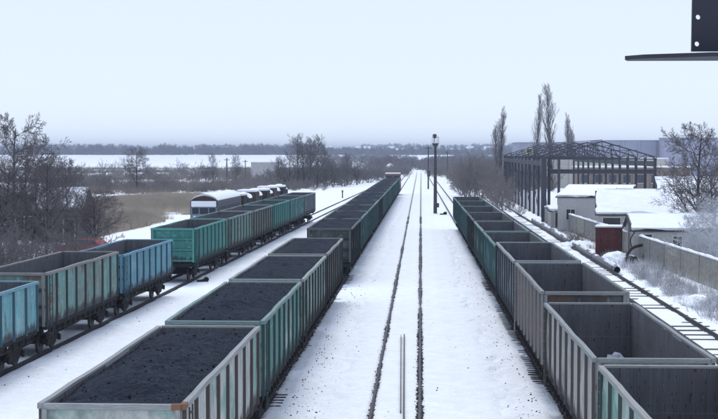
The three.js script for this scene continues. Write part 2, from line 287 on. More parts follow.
function coal(key, Z, H, o) {
  const { seed, nx, nz, fill = 0.22, mound = 0.18, lumps = 0, label, group } = o, W = 2.71, L = 12.6;
  const xs = nx, p = [], uv = [], idx = [];
  const hgt = (x, z) => { const a = 1 - Math.pow(Math.abs(x) / 1.36, 2.4), b = 1 - Math.pow(Math.abs(z) / 6.3, 8); return H - fill - 0.16 + (mound + 0.2 * (fbm(z * 0.55, x * 0.6, seed, 3) - 0.5) * 2) * Math.min(a, 1) * b + 0.1 * b + 0.1 * (fbm(x * 2.4, z * 2.4, seed + 4, 3) - 0.5) + 0.05 * (noise(x * 9, z * 9, seed + 5) - 0.5); };
  for (let j = 0; j <= nz; j++) for (let i = 0; i <= xs; i++) {
    const x = (i / xs - 0.5) * W, z = (j / nz - 0.5) * L, k = j * (xs + 1) + i; p.push(x, hgt(x, z), z); uv.push(x / 2.2, z / 2.2);
    if (i && j) idx.push(k - xs - 2, k, k - xs - 1, k - xs - 2, k - 1, k);
  }
  const n = p.length / 3; // skirts down to the floor make it a body
  const edge = []; for (let i = 0; i <= xs; i++) edge.push(i); for (let j = 1; j <= nz; j++) edge.push(j * (xs + 1) + xs); for (let i = xs - 1; i >= 0; i--) edge.push(nz * (xs + 1) + i); for (let j = nz - 1; j > 0; j--) edge.push(j * (xs + 1));
  edge.forEach((k, q) => { p.push(p[k * 3], 1.36, p[k * 3 + 2]); uv.push(0, 0); const a = k, b = edge[(q + 1) % edge.length], c = n + q, d = n + (q + 1) % edge.length; idx.push(a, b, c, b, d, c); });
  let g = new THREE.BufferGeometry(); g.setAttribute('position', new THREE.Float32BufferAttribute(p, 3)); g.setAttribute('uv', new THREE.Float32BufferAttribute(uv, 2)); g.setIndex(idx); g.computeVertexNormals();
  if (lumps) {
    const r = rngOf(seed * 31), list = [g], ico = new THREE.IcosahedronGeometry(1, 0);
    for (let i = 0; i < lumps; i++) { const x = (r() - 0.5) * 2.5, z = (r() - 0.5) * 12.2, s = 0.018 + 0.035 * r() * r(); list.push(ico.clone().scale(s * (0.7 + r() * 0.7), s * 0.8, s * (0.7 + r() * 0.7)).rotateY(r() * 6).rotateX(r() * 6).translate(x, hgt(x, z) + s * 0.25, z)); }
    g = merge(list);
  }
  const m = mesh('coal_load', g, M.coal); m.position.set(trackX(key, Z), RAIL_TOP, -Z); m.rotation.y = -Math.atan(TRACK[key].s);
  return tag(m, label, 'coal', group);
}
const P = 13.92;
// the coal train beside the open track: four wagons, a gap, then a long row
[['palegrey', 'whitish grey'], ['seagreen', 'dark sea green'], ['fadedgreen', 'faded grey green'], ['browngreen', 'brownish green']].forEach(([scheme, colour], i) => {
  const Z = 34.35 + P * i;
  gondola({ key: 'loaded', Z, scheme, label: [`whitish grey gondola with dark ribs and rust at its rim corner, full of coal`, `dark sea green coal filled gondola behind the whitish grey one`, `pale grey green coal filled gondola, third of four coupled before the gap`, `brownish green coal filled gondola, last of four coupled before the gap`][i], group: 'coal wagons beside the open track' });
  if (!i) mesh('corner_cap', merge([rbox(0.135, 0.125, 0.3, 0.02, 1.43, 3.445, 6.26), rbox(0.2, 0.128, 0.14, 0.02, 1.3, 3.44, 6.387)]), mat([0.2, 0.11, 0.07], 0.9), scene.children[scene.children.length - 1]);
  coal('loaded', Z, 3.5, { seed: 300 + i * 11, nx: [56, 44, 34, 26][i], nz: [230, 180, 130, 100][i], lumps: [110, 50, 0, 0][i], fill: [0.1, 0.07, 0.06, 0.05][i], mound: [0.24, 0.22, 0.2, 0.22][i], label: `black coal heaped in the ${colour} gondola before the gap`, group: 'coal loads' });
});
['darkslate', 'teal', 'bottle', 'seagreen', 'darkslate', 'teal', 'bottle', 'teal', 'bottle', 'seagreen', 'teal', 'bottle', 'teal'].forEach((scheme, i) => {
  const Z = 99.35 + P * i;
  gondola({ key: 'loaded', Z, scheme, detail: i < 2, label: i ? 'green coal filled gondola in the long row behind the dark slate one' : 'dark slate coal filled gondola standing just past the gap', group: i ? 'coal wagons past the gap' : undefined });
  coal('loaded', Z, 3.5, { seed: 400 + i * 7, nx: 16, nz: 60, fill: 0.08, mound: 0.22, label: i ? 'black coal in a green gondola of the long row past the gap' : 'black coal heaped in the dark slate gondola past the gap', group: i ? 'coal loads past the gap' : undefined });
});
// the empty wagons on the other side of the open track
['minty', 'taupe', 'umber', 'bluegrey', 'teal', 'seagreen', 'darkslate', 'teal', 'bottle', 'bottle'].forEach((scheme, i) => {
  gondola({ key: 'empty', Z: 27.2 + P * i, H: i === 2 || i === 3 ? 3.75 : 3.5, scheme, detail: i < 5, label: ['pale minty empty gondola coupled before the taupe grey one', 'taupe grey empty gondola with dark ribs and snow inside one corner', 'dark umber empty gondola with pale ribs and a raised rim', 'blue grey empty gondola with pale panels behind the umber one', 'teal empty gondola behind the blue grey one', 'sea green empty gondola, sixth in the empty row', 'dark slate empty gondola, seventh in the empty row', 'teal empty gondola, third from the tail of the empty row', 'bottle green empty gondola, second from the tail of the empty row', 'bottle green empty gondola at the tail of the empty row'][i], group: 'empty wagons beside the open track' });
});
// light blue wagons, a gap, then the green ones
[['lightblue', 3.27, 'light turquoise empty gondola coupled before the mottled grey one'], ['mottled', 3.5, 'mottled grey and turquoise empty gondola between two blue ones'], ['skyblue', 3.25, 'sky blue low empty gondola behind the mottled grey one']].forEach(([scheme, H, label], i) => gondola({ key: 'teal', Z: 50.7 + P * i, H, scheme, label, group: 'wagons on the far track' }));
['green', 'greygreen', 'umber2', 'green', 'teal', 'bluegrey'].forEach((k, i) => {
  const Z = 98.9 + P * i, scheme = k === 'umber2' ? 'browngreen' : k;
  gondola({ key: 'teal', Z, scheme, detail: i < 2, label: ['bright green gondola facing the gap behind the sky blue one', 'grey green gondola coupled behind the bright green one', 'brownish grey gondola, third of the green row', 'bright green gondola, fourth of the green row', 'dark teal gondola, fifth of the green row', 'blue grey gondola at the tail of the green row'][i], group: 'wagons on the far track' });
  coal('teal', Z, 3.5, { seed: 500 + i * 9, nx: 16, nz: 60, fill: i ? 0.25 : 0.75, mound: 0.15, label: ['coal lying deep in the bright green gondola facing the gap', 'coal in the grey green gondola', 'coal in the brownish grey gondola', 'coal in the fourth gondola of the green row', 'coal in the dark teal gondola', 'coal in the blue grey gondola at the tail'][i], group: 'coal in the green row' });
});
function lumpGeo(seed, rx, ry, rz, amp = 0.35, det = 3, freq = 2.2) { // an uneven mound standing on y = 0
  const g = new THREE.IcosahedronGeometry(1, det), p = g.attributes.position, v = new THREE.Vector3();
  for (let i = 0; i < p.count; i++) { v.fromBufferAttribute(p, i); const n = 1 + amp * 2 * (fbm(v.x * freq + 5 + seed, v.z * freq + v.y * 1.7 + 9, seed, 3) - 0.5); p.setXYZ(i, v.x * n * rx, Math.max(-0.08, v.y * n * ry), v.z * n * rz); }
  g.computeVertexNormals(); return g;
}
{
  const s = mesh('snow_heap', lumpGeo(5, 0.5, 0.52, 0.3, 0.9), M.snowCap); s.position.set(trackX('empty', 41.15) + 0.75, RAIL_TOP + 1.34, -46.9); tag(s, 'small snow heap in the corner of the taupe grey gondola', 'snow');
}

// ---------------------------------------------------------------- poles
M.pole = mat([1, 1, 1], 0.9, { map: speckle(81, [52, 52, 56], [92, 90, 92], 26) });
{
  const [x, , z] = onGround(435.2, 213.5), h = yAt(144, -z);
  const t = thing('lamp_mast', 'tall dark mast with a floodlight cage on top beside the open track', 'lamp mast', [x, 0, z]);
  mesh('pole', cyl(0.27, 0.17, h + 0.3, 14, 0, h / 2 - 0.15, 0), M.pole, t);
  mesh('switch_box', rbox(0.35, 0.6, 0.3, 0.03, 0.36, 1.2, 0), M.pole, t);
  const c = mesh('platform', merge([cyl(0.5, 0.5, 0.1, 14, 0, h + 0.05, 0), cyl(0.3, 0.45, 0.35, 10, 0, h - 0.16, 0)]), M.steel, t);
  const hoop = [0, 1, 2, 3, 4, 5].map((k) => bar([Math.cos(k * 1.047) * 0.46, h + 0.1, Math.sin(k * 1.047) * 0.46], [Math.cos(k * 1.047) * 0.46, h + 0.95, Math.sin(k * 1.047) * 0.46], 0.045));
  mesh('railing', merge([...hoop, new THREE.TorusGeometry(0.46, 0.03, 6, 18).rotateX(Math.PI / 2).translate(0, h + 0.95, 0)]), M.steel, c);
  mesh('floodlight', merge([cyl(0.22, 0.3, 0.4, 12).rotateX(0.9).translate(-0.1, h + 1.05, 0.1), box(0.08, 0.7, 0.08, -0.1, h + 0.5, 0)]), M.steel, t);
}
function utilityPole(px, base, top, label, extra) {
  const [x, , z] = onGround(px, base), h = yAt(top, -z) - rise(-z), y = rise(-z);
  const t = thing('utility_pole', label, 'pole', [x, y, z]);
  mesh('post', cyl(0.2, 0.13, h + 0.3, 10, 0, h / 2 - 0.15, 0), M.pole, t);
  mesh('crossarm', merge([box(1.5, 0.12, 0.12, 0, h - 0.5, 0.14), ...[-0.65, -0.25, 0.25, 0.65].map((k) => cyl(0.05, 0.04, 0.2, 6, k, h - 0.35, 0.14))]), M.pole, t);
  if (extra) mesh('signal_box', merge([rbox(0.75, 1.3, 0.5, 0.05, 0.1, 3.6, 0.15), box(0.5, 0.1, 0.4, 0.1, 2.9, 0.15)]), M.steel, t);
  return t;
}
utilityPole(428.2, 189, 146, 'dark post carrying a signal box beyond the floodlight mast', true);
utilityPole(447.3, 178, 151, 'thin pole beyond the tail of the empty wagons');
utilityPole(227, 184, 158, 'thin pole in the scrub beside the bare young trees');
utilityPole(245.5, 180, 160, 'thin pole beside the pale grey building in the scrub');
utilityPole(642, 178, 140, 'thin pole against the long factory by the roof frame');
utilityPole(662, 180, 139, 'thin pole against the long factory past the roof frame end');

// ---------------------------------------------------------------- trees
function growGeo(segs, sides) {
  const pos = new Float32Array(segs.length * sides * 2 * 3), nor = new Float32Array(pos.length), uv = new Float32Array(segs.length * sides * 4), idx = new Uint32Array(segs.length * sides * 6);
  let v = 0, q = 0; const d = new THREE.Vector3(), a = new THREE.Vector3(), b = new THREE.Vector3(), up = new THREE.Vector3(0.31, 0.2, 0.93);
  for (const [p0, p1, r0, r1] of segs) {
    d.subVectors(p1, p0).normalize(); a.crossVectors(d, up).normalize(); b.crossVectors(d, a);
    const base = v;
    for (let e = 0; e < 2; e++) for (let k = 0; k < sides; k++) {
      const t = k / sides * Math.PI * 2, c = Math.cos(t), s = Math.sin(t), r = e ? r1 : r0, p = e ? p1 : p0, nx = a.x * c + b.x * s, ny = a.y * c + b.y * s, nz = a.z * c + b.z * s;
      pos.set([p.x + nx * r, p.y + ny * r, p.z + nz * r], v * 3); nor.set([nx, ny, nz], v * 3); uv.set([k / sides, e + p.y * 0.3], v * 2); v++;
    }
    for (let k = 0; k < sides; k++) { const k1 = (k + 1) % sides; idx.set([base + k, base + k1, base + sides + k, base + k1, base + sides + k1, base + sides + k], q); q += 6; }
  }
  const g = new THREE.BufferGeometry(); g.setAttribute('position', new THREE.BufferAttribute(pos, 3)); g.setAttribute('normal', new THREE.BufferAttribute(nor, 3)); g.setAttribute('uv', new THREE.BufferAttribute(uv, 2)); g.setIndex(new THREE.BufferAttribute(idx, 1)); return g;
}
// o: height, radius, kids per level, len ratio per level, lean per level (radians off the parent), stems, thin (smallest radius)
function growTree(seed, o) {
  const R = rngOf(seed), thick = [], thin = [];
  function branch(p, dir, len, r, level) {
    const n = level === 0 ? 7 : level === 1 ? 5 : level === 2 ? 3 : 2, pts = [p.clone()], ds = [dir.clone()], rs = [r], wob = o.wobble * (level ? 1.4 : 0.6);
    let d = dir.clone(), q = p.clone();
    for (let i = 0; i < n; i++) {
      d.x += (R() - 0.5) * wob; d.y += (R() - 0.5) * wob * 0.6 + (level ? o.lift : 0.04); d.z += (R() - 0.5) * wob; d.normalize();
      q = q.clone().addScaledVector(d, len / n); const r1 = Math.max(o.thin * 0.6, r * (1 - 0.82 * (i + 1) / n)); pts.push(q); ds.push(d.clone()); rs.push(r1);
      (level < (o.thickLevels ?? 2) ? thick : thin).push([pts[i], q, Math.max(o.thin * 0.6, rs[i]), r1]);
    }
    if (level >= o.kids.length) return;
    const kids = Math.round(o.kids[level] * (0.8 + R() * 0.4));
    for (let k = 0; k < kids; k++) {
      const t0 = level === 0 ? o.bare : 0.15, t = t0 + (1 - t0) * (k + R()) / kids, f = Math.min(n - 0.001, t * n), i = Math.floor(f), pp = pts[i].clone().lerp(pts[i + 1], f - i), az = k * 2.4 + R() * 1.2, ln = o.lean[level] * (0.7 + R() * 0.6);
      const dd = ds[i + 1], a = new THREE.Vector3().crossVectors(dd, Math.abs(dd.y) > 0.9 ? new THREE.Vector3(1, 0, 0) : new THREE.Vector3(0, 1, 0)).normalize(), b = new THREE.Vector3().crossVectors(dd, a);
      const nd = dd.clone().multiplyScalar(Math.cos(ln)).addScaledVector(a, Math.sin(ln) * Math.cos(az)).addScaledVector(b, Math.sin(ln) * Math.sin(az)).normalize();
      const l = len * o.ratio[level] * (level === 0 ? o.shape(t) : 1.15 - 0.55 * t) * (0.75 + R() * 0.5);
      branch(pp, nd, l, Math.max(o.thin, (rs[i] + (rs[i + 1] - rs[i]) * (f - i)) * 0.55), level + 1);
    }
  }
  const stems = o.stems ?? 1;
  for (let s = 0; s < stems; s++) {
    const az = s * 2.4 + R(), sp = stems > 1 ? o.splay * Math.sqrt((s + 0.5) / stems) : 0.03, d = new THREE.Vector3(Math.sin(sp) * Math.cos(az), Math.cos(sp), Math.sin(sp) * Math.sin(az));
    branch(new THREE.Vector3(d.x * o.height * 0.12, -0.1, d.z * o.height * 0.12), d, o.height * (stems > 1 ? 0.7 + R() * 0.3 : 1), o.radius * (stems > 1 ? 0.6 + R() * 0.5 : 1), 0);
  }
  return { trunk: growGeo(thick, 5), crown: growGeo(thin, 3) };
}
const oak = (h) => ({ height: h, radius: 0.22, kids: [19, 9, 7, 5], ratio: [0.52, 0.5, 0.48, 0.5], lean: [0.95, 0.75, 0.7, 0.7], shape: (t) => 1.15 - 0.75 * t, bare: 0.18, wobble: 0.22, lift: 0.05, thin: 0.017 });
const poplarShape = (h) => ({ height: h, radius: 0.3, kids: [46, 7, 5], ratio: [0.15, 0.5, 0.5], lean: [0.3, 0.35, 0.4], shape: (t) => 0.55 + 0.8 * Math.sin(Math.PI * Math.min(1, t * 1.05)), bare: 0.1, wobble: 0.1, lift: 0.14, thin: 0.022 });
const bushShape = (h, thin = 0.018) => ({ height: h, radius: 0.06, stems: 11, splay: 0.85, kids: [7, 5, 4], ratio: [0.45, 0.5, 0.5], lean: [0.7, 0.7, 0.7], shape: (t) => 1.1 - 0.6 * t, bare: 0.12, wobble: 0.25, lift: 0.04, thin, thickLevels: 1 });
const KINDS = { oakA: [1001, oak(10)], oakB: [1013, oak(10)], oakC: [1029, { ...oak(10), stems: 3, splay: 0.45, radius: 0.16, kids: [13, 8, 6, 4] }], poplarA: [1101, poplarShape(20)], poplarB: [1117, { ...poplarShape(20), stems: 2, splay: 0.09 }], bushA: [1201, bushShape(4)], bushB: [1213, bushShape(4)], bushC: [1229, bushShape(4, 0.022)], tallA: [1301, { ...oak(12), kids: [18, 7, 6, 3], lean: [0.6, 0.6, 0.6, 0.6], thin: 0.022 }], tallB: [1317, { ...oak(12), kids: [16, 8, 5, 3], lean: [0.7, 0.6, 0.6, 0.6], thin: 0.022, stems: 2, splay: 0.3 }] };
const grown = (k) => cached('tree' + k, () => growTree(...KINDS[k]));
function plant(name, kind, pos, scale, turn, label, category, group, twig = M.twig, bark = M.bark) {
  const g = grown(kind), t = thing(name, label, category, pos, turn, group); t.scale.set(...(Array.isArray(scale) ? scale : [scale, scale, scale]));
  mesh(category === 'bush' ? 'stems' : 'trunk', g.trunk, category === 'bush' ? twig : bark, t); mesh(category === 'bush' ? 'twigs' : 'crown', g.crown, twig, t); return t;
}
// tree(kind, px, base row, top row, width factor)
function treeAt(name, kind, px, Z, top, nominal, wide, turn, label, category, group, twig, bark) {
  const h = yAt(top, Z) - 0.05 - rise(Z), s = h / nominal; return plant(name, kind, [xAt(px, Z), rise(Z), -Z], [s * wide, s, s * wide], turn, label, category, group, twig, bark);
}
// bare trees and thicket behind the light blue wagons
for (const [k, px, Z, top, w, r, l] of [['oakA', 12, 122, 121, 0.9, 0.4, 'tall dark bare tree rising over the snowy sheds by the blue wagons'], ['oakC', 26, 116, 134, 0.9, 2.1, 'dark many stemmed bare tree beside the tall one at the sheds'], ['oakB', 46, 112, 160, 0.7, 3.3, 'dark bare tree in front of the gap between the snowy roofs'], ['oakA', 66, 126, 164, 0.75, 5.0, 'bare bushy tree beside the end of the snowy roofs'], ['oakC', 88, 124, 186, 1.3, 2.6, 'low forked bare tree before the gable of the small shed'], ['oakB', 95, 120, 193, 1.3, 0.2, 'small bare tree at the edge of the thicket by the dry grass'], ['oakC', -8, 112, 140, 1.0, 1.0, 'dark bare tree by the greenish shed wall']]) treeAt('bare_tree', k, px, Z, top, 10.4, w, r, l, 'tree', 'bare trees by the sheds');
{
  const r = rngOf(77); let n = 0;
  for (let i = 0; i < 10; i++) {
    const Z = 84 + r() * 42, x = xAt(-20 + r() * 118, Z); if (x > trackX('teal', Z) - 3.2) continue;
    plant('bare_bush', ['bushA', 'bushB'][i % 2], [x, 0, -Z], 0.6 + r() * 0.6, r() * 6, 'dark tangled bare bush in the thicket between blue wagons and sheds', 'bush', 'thicket bushes by the blue wagons', M.twig); n++;
  }
}
// trees in the scrub beyond the dry grass
for (const [k, px, Z, top, w, r, l] of [['oakB', 137, 300, 151, 0.95, 0.7, 'round crowned bare tree alone above the dry grass'], ['oakA', 213, 330, 155, 0.5, 1.4, 'slim bare young tree in the scrub behind the railcar'], ['oakC', 207, 345, 162, 0.6, 2.8, 'low forked bare tree in the scrub behind the railcar'], ['oakB', 236, 350, 157, 0.5, 4.1, 'slim bare young tree near the pale grey building'], ['oakA', 58, 210, 160, 0.8, 3.9, 'bare tree behind the snowy sheds']]) treeAt('bare_tree', k, px, Z, top, 10.4, w, r, l, 'tree', 'bare trees in the scrub', M.twigGrey);
// the clump of trees beyond the tail of the green row
[[288, 330, 150, 'tallB'], [297, 345, 140, 'tallA'], [305, 335, 139, 'tallB'], [311, 352, 143, 'tallA'], [317, 340, 141, 'tallA'], [324, 355, 150, 'tallB'], [333, 345, 158, 'tallB'], [347, 360, 157, 'tallA'], [357, 370, 160, 'tallB'], [279, 320, 160, 'tallA']].forEach(([px, Z, top, k], i) => treeAt('grey_tree', k, px, Z, top, 12.4, 0.95, i * 1.7, 'grey bare tree in the clump past the tail of the green row', 'tree', 'grey clump of trees', M.twigGrey));
[[272, 345, 168], [282, 338, 165], [292, 352, 166], [303, 345, 164], [316, 350, 165], [329, 362, 163], [339, 366, 162], [349, 372, 163], [360, 385, 165], [369, 395, 166], [378, 420, 167], [344, 352, 168]].forEach(([px, Z, top], i) => treeAt('grey_bush', ['bushC', 'bushA', 'bushB'][i % 3], px, Z, top, 4.0, 1.25, i * 1.3, 'grey bare bush in the wide mass below the grey tree clump', 'bush', 'grey bushes below the tree clump', M.twigGrey));
// poplars
[[498.5, 330, 110, 'poplarB', 1.25, 'forked poplar standing apart beside the brown thicket'], [535.5, 330, 97, 'poplarA', 0.95, 'slender bare poplar next to the tallest one'], [552.5, 325, 87, 'poplarA', 1.2, 'tallest bare poplar over the steel roof frame'], [571, 345, 116, 'poplarB', 1.15, 'shortest bare poplar behind the peak of the steel frame']].forEach(([px, Z, top, k, w, l], i) => treeAt('poplar_tree', k, px, Z, top, 20.5, w, i * 1.3 + 0.4, l, 'tree', 'poplars behind the steel frame', M.twigPale));
// brown thicket past the tail of the empty wagons
[[466, 262, 156, 'bushA'], [473, 268, 152, 'bushB'], [480, 264, 152, 'bushC'], [488, 270, 153, 'bushA'], [493, 250, 160, 'bushB'], [461, 280, 162, 'bushC'], [497, 232, 168, 'bushC'], [504, 212, 178, 'bushA'], [510, 205, 192, 'bushB'], [520, 192, 203, 'bushC'], [500, 222, 176, 'bushB']].forEach(([px, Z, top, k], i) => treeAt('brown_bush', k, px, Z, top, 4.0, i < 6 ? 0.62 : 0.75, i * 2.1, 'brown bare bush in the thicket beside the steel frame', 'bush', 'brown thicket by the steel frame', M.twigBrown));
// trees and frosted bushes beyond the concrete fence
treeAt('bare_tree', 'oakA', 698, 128, 130, 10.4, 1.05, 0.9, 'large spreading bare tree behind the concrete fence', 'tree', null, M.twigGrey);
treeAt('bare_tree', 'oakC', 720, 122, 150, 10.4, 1.0, 2.2, 'many stemmed bare tree beside the large spreading one', 'tree', null, M.twigGrey);
[[704, 101, 226, 'bushA'], [724, 99, 214, 'bushB']].forEach(([px, Z, top, k], i) => treeAt('frosted_bush', k, px, Z, top, 4.0, 1.0, i * 1.9, 'frost white bush growing just behind the concrete fence', 'bush', 'frosted bushes behind the fence', M.frost, M.frost));
[[655, 92, 272, 'bushA'], [672, 86, 282, 'bushB'], [690, 83, 284, 'bushA'], [708, 79, 292, 'bushB'], [720, 80, 288, 'bushA'], [642, 97, 266, 'bushB']].forEach(([px, Z, top, k], i) => treeAt('frosted_shrub', k, px, Z, top, 4.0, 1.5, i * 2.3, 'low frost white shrub at the foot of the concrete fence', 'bush', 'frosted shrubs before the fence', M.frost, M.frost));
[[706, 110, 204, 'oakC'], [726, 106, 196, 'oakA']].forEach(([px, Z, top, k], i) => treeAt('frosted_tree', k, px, Z, top, 10.4, 1.3, i * 2.7, ['frost white many stemmed young tree behind the fence', 'frost white young tree below the large spreading one'][i], 'tree', 'frosted young trees', M.frost, M.frost));
treeAt('brown_bush', 'bushA', 575, 132, 226, 4.0, 1.0, 1, 'small bare bush beside the long pipe', 'bush', null, M.twigBrown);

// ---------------------------------------------------------------- concrete fence, pipe, rusty tank, debris
{
  const A = [18.9, -78], B = [15.1, -176], n = Math.round(Math.hypot(A[0] - B[0], A[1] - B[1]) / 5.4), ang = Math.atan2(B[0] - A[0], B[1] - A[1]), L = Math.hypot(A[0] - B[0], A[1] - B[1]) / n;
  const f = thing('concrete_fence', 'grey concrete panel fence with snow along its top beside the siding', 'fence', [A[0], 0, A[1]], ang), R = rngOf(9);
  const pg = box(0.16, 2.0, L - 0.2, 0, 0.9, 0), post = rbox(0.26, 2.06, 0.22, 0.02, 0, 0.9, 0), cap = cached('fcap', () => { const g = new THREE.CylinderGeometry(0.16, 0.16, L - 0.16, 10, 12).rotateX(Math.PI / 2), p = g.attributes.position; for (let i = 0; i < p.count; i++) p.setY(i, Math.max(-0.02, p.getY(i) * (0.6 + 0.5 * noise(p.getZ(i) * 1.3, 1, 4)))); g.computeVertexNormals(); return g; });
  const tones = [M.concrete, mat([0.86, 0.86, 0.88], 0.92, { map: M.concrete.map }), mat([1.0, 0.97, 0.92], 0.92, { map: M.concrete.map })];
  for (let i = 0; i < n; i++) {
    const z = (i + 0.5) * L, p = mesh('fence_panel', pg, tones[Math.floor(R() * 3)], f); p.position.set((R() - 0.5) * 0.06, (R() - 0.5) * 0.08, z); p.rotation.z = (R() - 0.5) * 0.03;
    mesh('fence_post', post, tones[Math.floor(R() * 3)], f).position.z = i * L;
    const c = mesh('snow_cap', cap, M.snowCap, f); c.position.set(0, 1.93, z);
  }
}
{
  const a = onGround(617, 268, 0.4), b = onGround(533, 219, 0.4), A = new THREE.Vector3(...a), B = new THREE.Vector3(...b);
  const L = A.distanceTo(B), t = thing('steel_pipe', 'long grey pipe lying along the siding beneath the fence', 'pipe', [a[0], 0.27, a[2]], Math.atan2(B.x - A.x, B.z - A.z));
  mesh('tube', new THREE.LatheGeometry([[0.21, 0], [0.24, 0], [0.24, L], [0.21, L], [0.21, 0]].map((p) => new THREE.Vector2(...p)), 20).rotateX(Math.PI / 2), mat([1, 1, 1], 0.7, { map: speckle(51, [84, 86, 90], [132, 132, 134], 20) }), t);
  mesh('snow_cover', (() => { const g = new THREE.CylinderGeometry(0.16, 0.16, L * 0.98, 8, 60).rotateX(Math.PI / 2).translate(0, 0, L / 2), p = g.attributes.position; for (let i = 0; i < p.count; i++) p.setXYZ(i, p.getX(i) * 1.0, 0.17 + Math.max(0, p.getY(i)) * (0.25 + 1.2 * smooth(0.35, 0.6, noise(p.getZ(i) * 0.7, 3, 6))), p.getZ(i)); g.computeVertexNormals(); return g; })(), M.snowCap, t);
  for (let k = 0; k < 7; k++) mesh('flange', new THREE.TorusGeometry(0.25, 0.03, 6, 18).translate(0, 0, 1 + k * (L - 2) / 6), M.steel, t);
}
{
  const [x, , z] = onGround(610.5, 257), t = thing('rusty_cabin', 'dark red rusty metal cabin with snow on top before the fence', 'cabin', [x, 0, z - 1.1], -0.18);
  for (const [w, d, px, pz] of [[2.1, 0.05, 0, 1.0], [2.1, 0.05, 0, -1.0], [0.05, 1.94, 1.02, 0], [0.05, 1.94, -1.02, 0]]) mesh('wall', box(w, 2.3, d, px, 1.2, pz), M.rust, t);
  mesh('roof', rbox(2.26, 0.09, 2.2, 0.02, 0, 2.4, 0), M.rust, t);
  for (const k of [-0.7, 0, 0.7]) mesh('rib', box(0.07, 2.2, 0.05, k, 1.2, 1.05), M.rust, t);
  mesh('snow_cover', (() => { const g = new RoundedBoxGeometry(2.2, 0.16, 2.16, 3, 0.07); g.translate(0, 2.52, 0); return g; })(), M.snowCap, t);
}
{
  const [x, , z] = onGround(614, 262);
  const h = mesh('snowy_debris_pile', lumpGeo(12, 1.5, 0.75, 1.5, 0.45), M.snowCap); h.position.set(x + 0.35, 0, z - 0.5); tag(h, 'snow covered debris heap in front of the rusty cabin', 'snow heap');
  const h2 = mesh('snowy_debris_pile', lumpGeo(17, 1.6, 0.6, 2.4, 0.5), M.snowCap), q = onGround(583, 246); h2.position.set(q[0] - 0.3, 0, q[2]); tag(h2, 'low snow heap between the long pipe and the fence', 'snow heap');
  const h3 = mesh('snowy_debris_pile', lumpGeo(23, 1.3, 0.5, 3.0, 0.5), M.snowCap), q3 = onGround(690, 303); h3.position.set(q3[0] + 0.3, 0, q3[2]); tag(h3, 'long snow bank between the siding and the frosted shrubs', 'snow heap');
  const b = thing('scrap_barrel', 'dark scrap drum end sticking out of the snowy debris heap', 'drum', [x + 1.15, 0.3, z + 1.15], 0.6);
  mesh('shell', cyl(0.3, 0.3, 0.9, 16).rotateX(Math.PI / 2), M.under, b); for (const e of [-0.4, 0, 0.4]) mesh('hoop', new THREE.TorusGeometry(0.305, 0.02, 6, 16).translate(0, 0, e), M.wheel, b);
  // a fallen branch leaning on the fence
  const p0 = onGround(624, 262), R = [[p0[0], 0.2, p0[2]], [p0[0] + 0.75, 1.05, p0[2] - 1.0], [p0[0] + 1.7, 1.3, p0[2] - 1.6], [p0[0] + 2.5, 1.45, p0[2] - 2.2]].map((p) => new THREE.Vector3(...p));
  const f = thing('fallen_branch', 'crooked grey fallen branch leaning beside the debris heap', 'branch');
  mesh('bough', new THREE.TubeGeometry(new THREE.CatmullRomCurve3(R), 14, 0.12, 7), M.bark, f);
  mesh('side_bough', new THREE.TubeGeometry(new THREE.CatmullRomCurve3([R[2], R[2].clone().add(new THREE.Vector3(0.05, -0.5, 0.3)), new THREE.Vector3(R[2].x - 0.15, 0.05, R[2].z + 0.7)]), 8, 0.07, 6), M.bark, f);
  mesh('side_bough', new THREE.TubeGeometry(new THREE.CatmullRomCurve3([R[1], R[1].clone().add(new THREE.Vector3(-0.1, 0.6, -0.3)), R[1].clone().add(new THREE.Vector3(0.35, 1.3, -0.9))]), 8, 0.05, 6), M.bark, f);
}

// ---------------------------------------------------------------- buildings
M.wallGrey = mat([1, 1, 1], 0.9, { map: speckle(53, [150, 148, 146], [186, 184, 180], 22) });
M.wallDark = mat([1, 1, 1], 0.9, { map: speckle(54, [44, 48, 50], [78, 80, 80], 18) });
M.wallBrick = mat([1, 1, 1], 0.92, { map: speckle(55, [118, 104, 98], [152, 138, 130], 40) });
M.wallLilac = mat([1, 1, 1], 0.9, { map: speckle(56, [150, 152, 166], [168, 170, 184], 12) });
M.wallCream = mat([1, 1, 1], 0.9, { map: speckle(57, [176, 172, 162], [198, 194, 184], 16) });
M.roofDark = mat([0.06, 0.055, 0.055], 0.9);
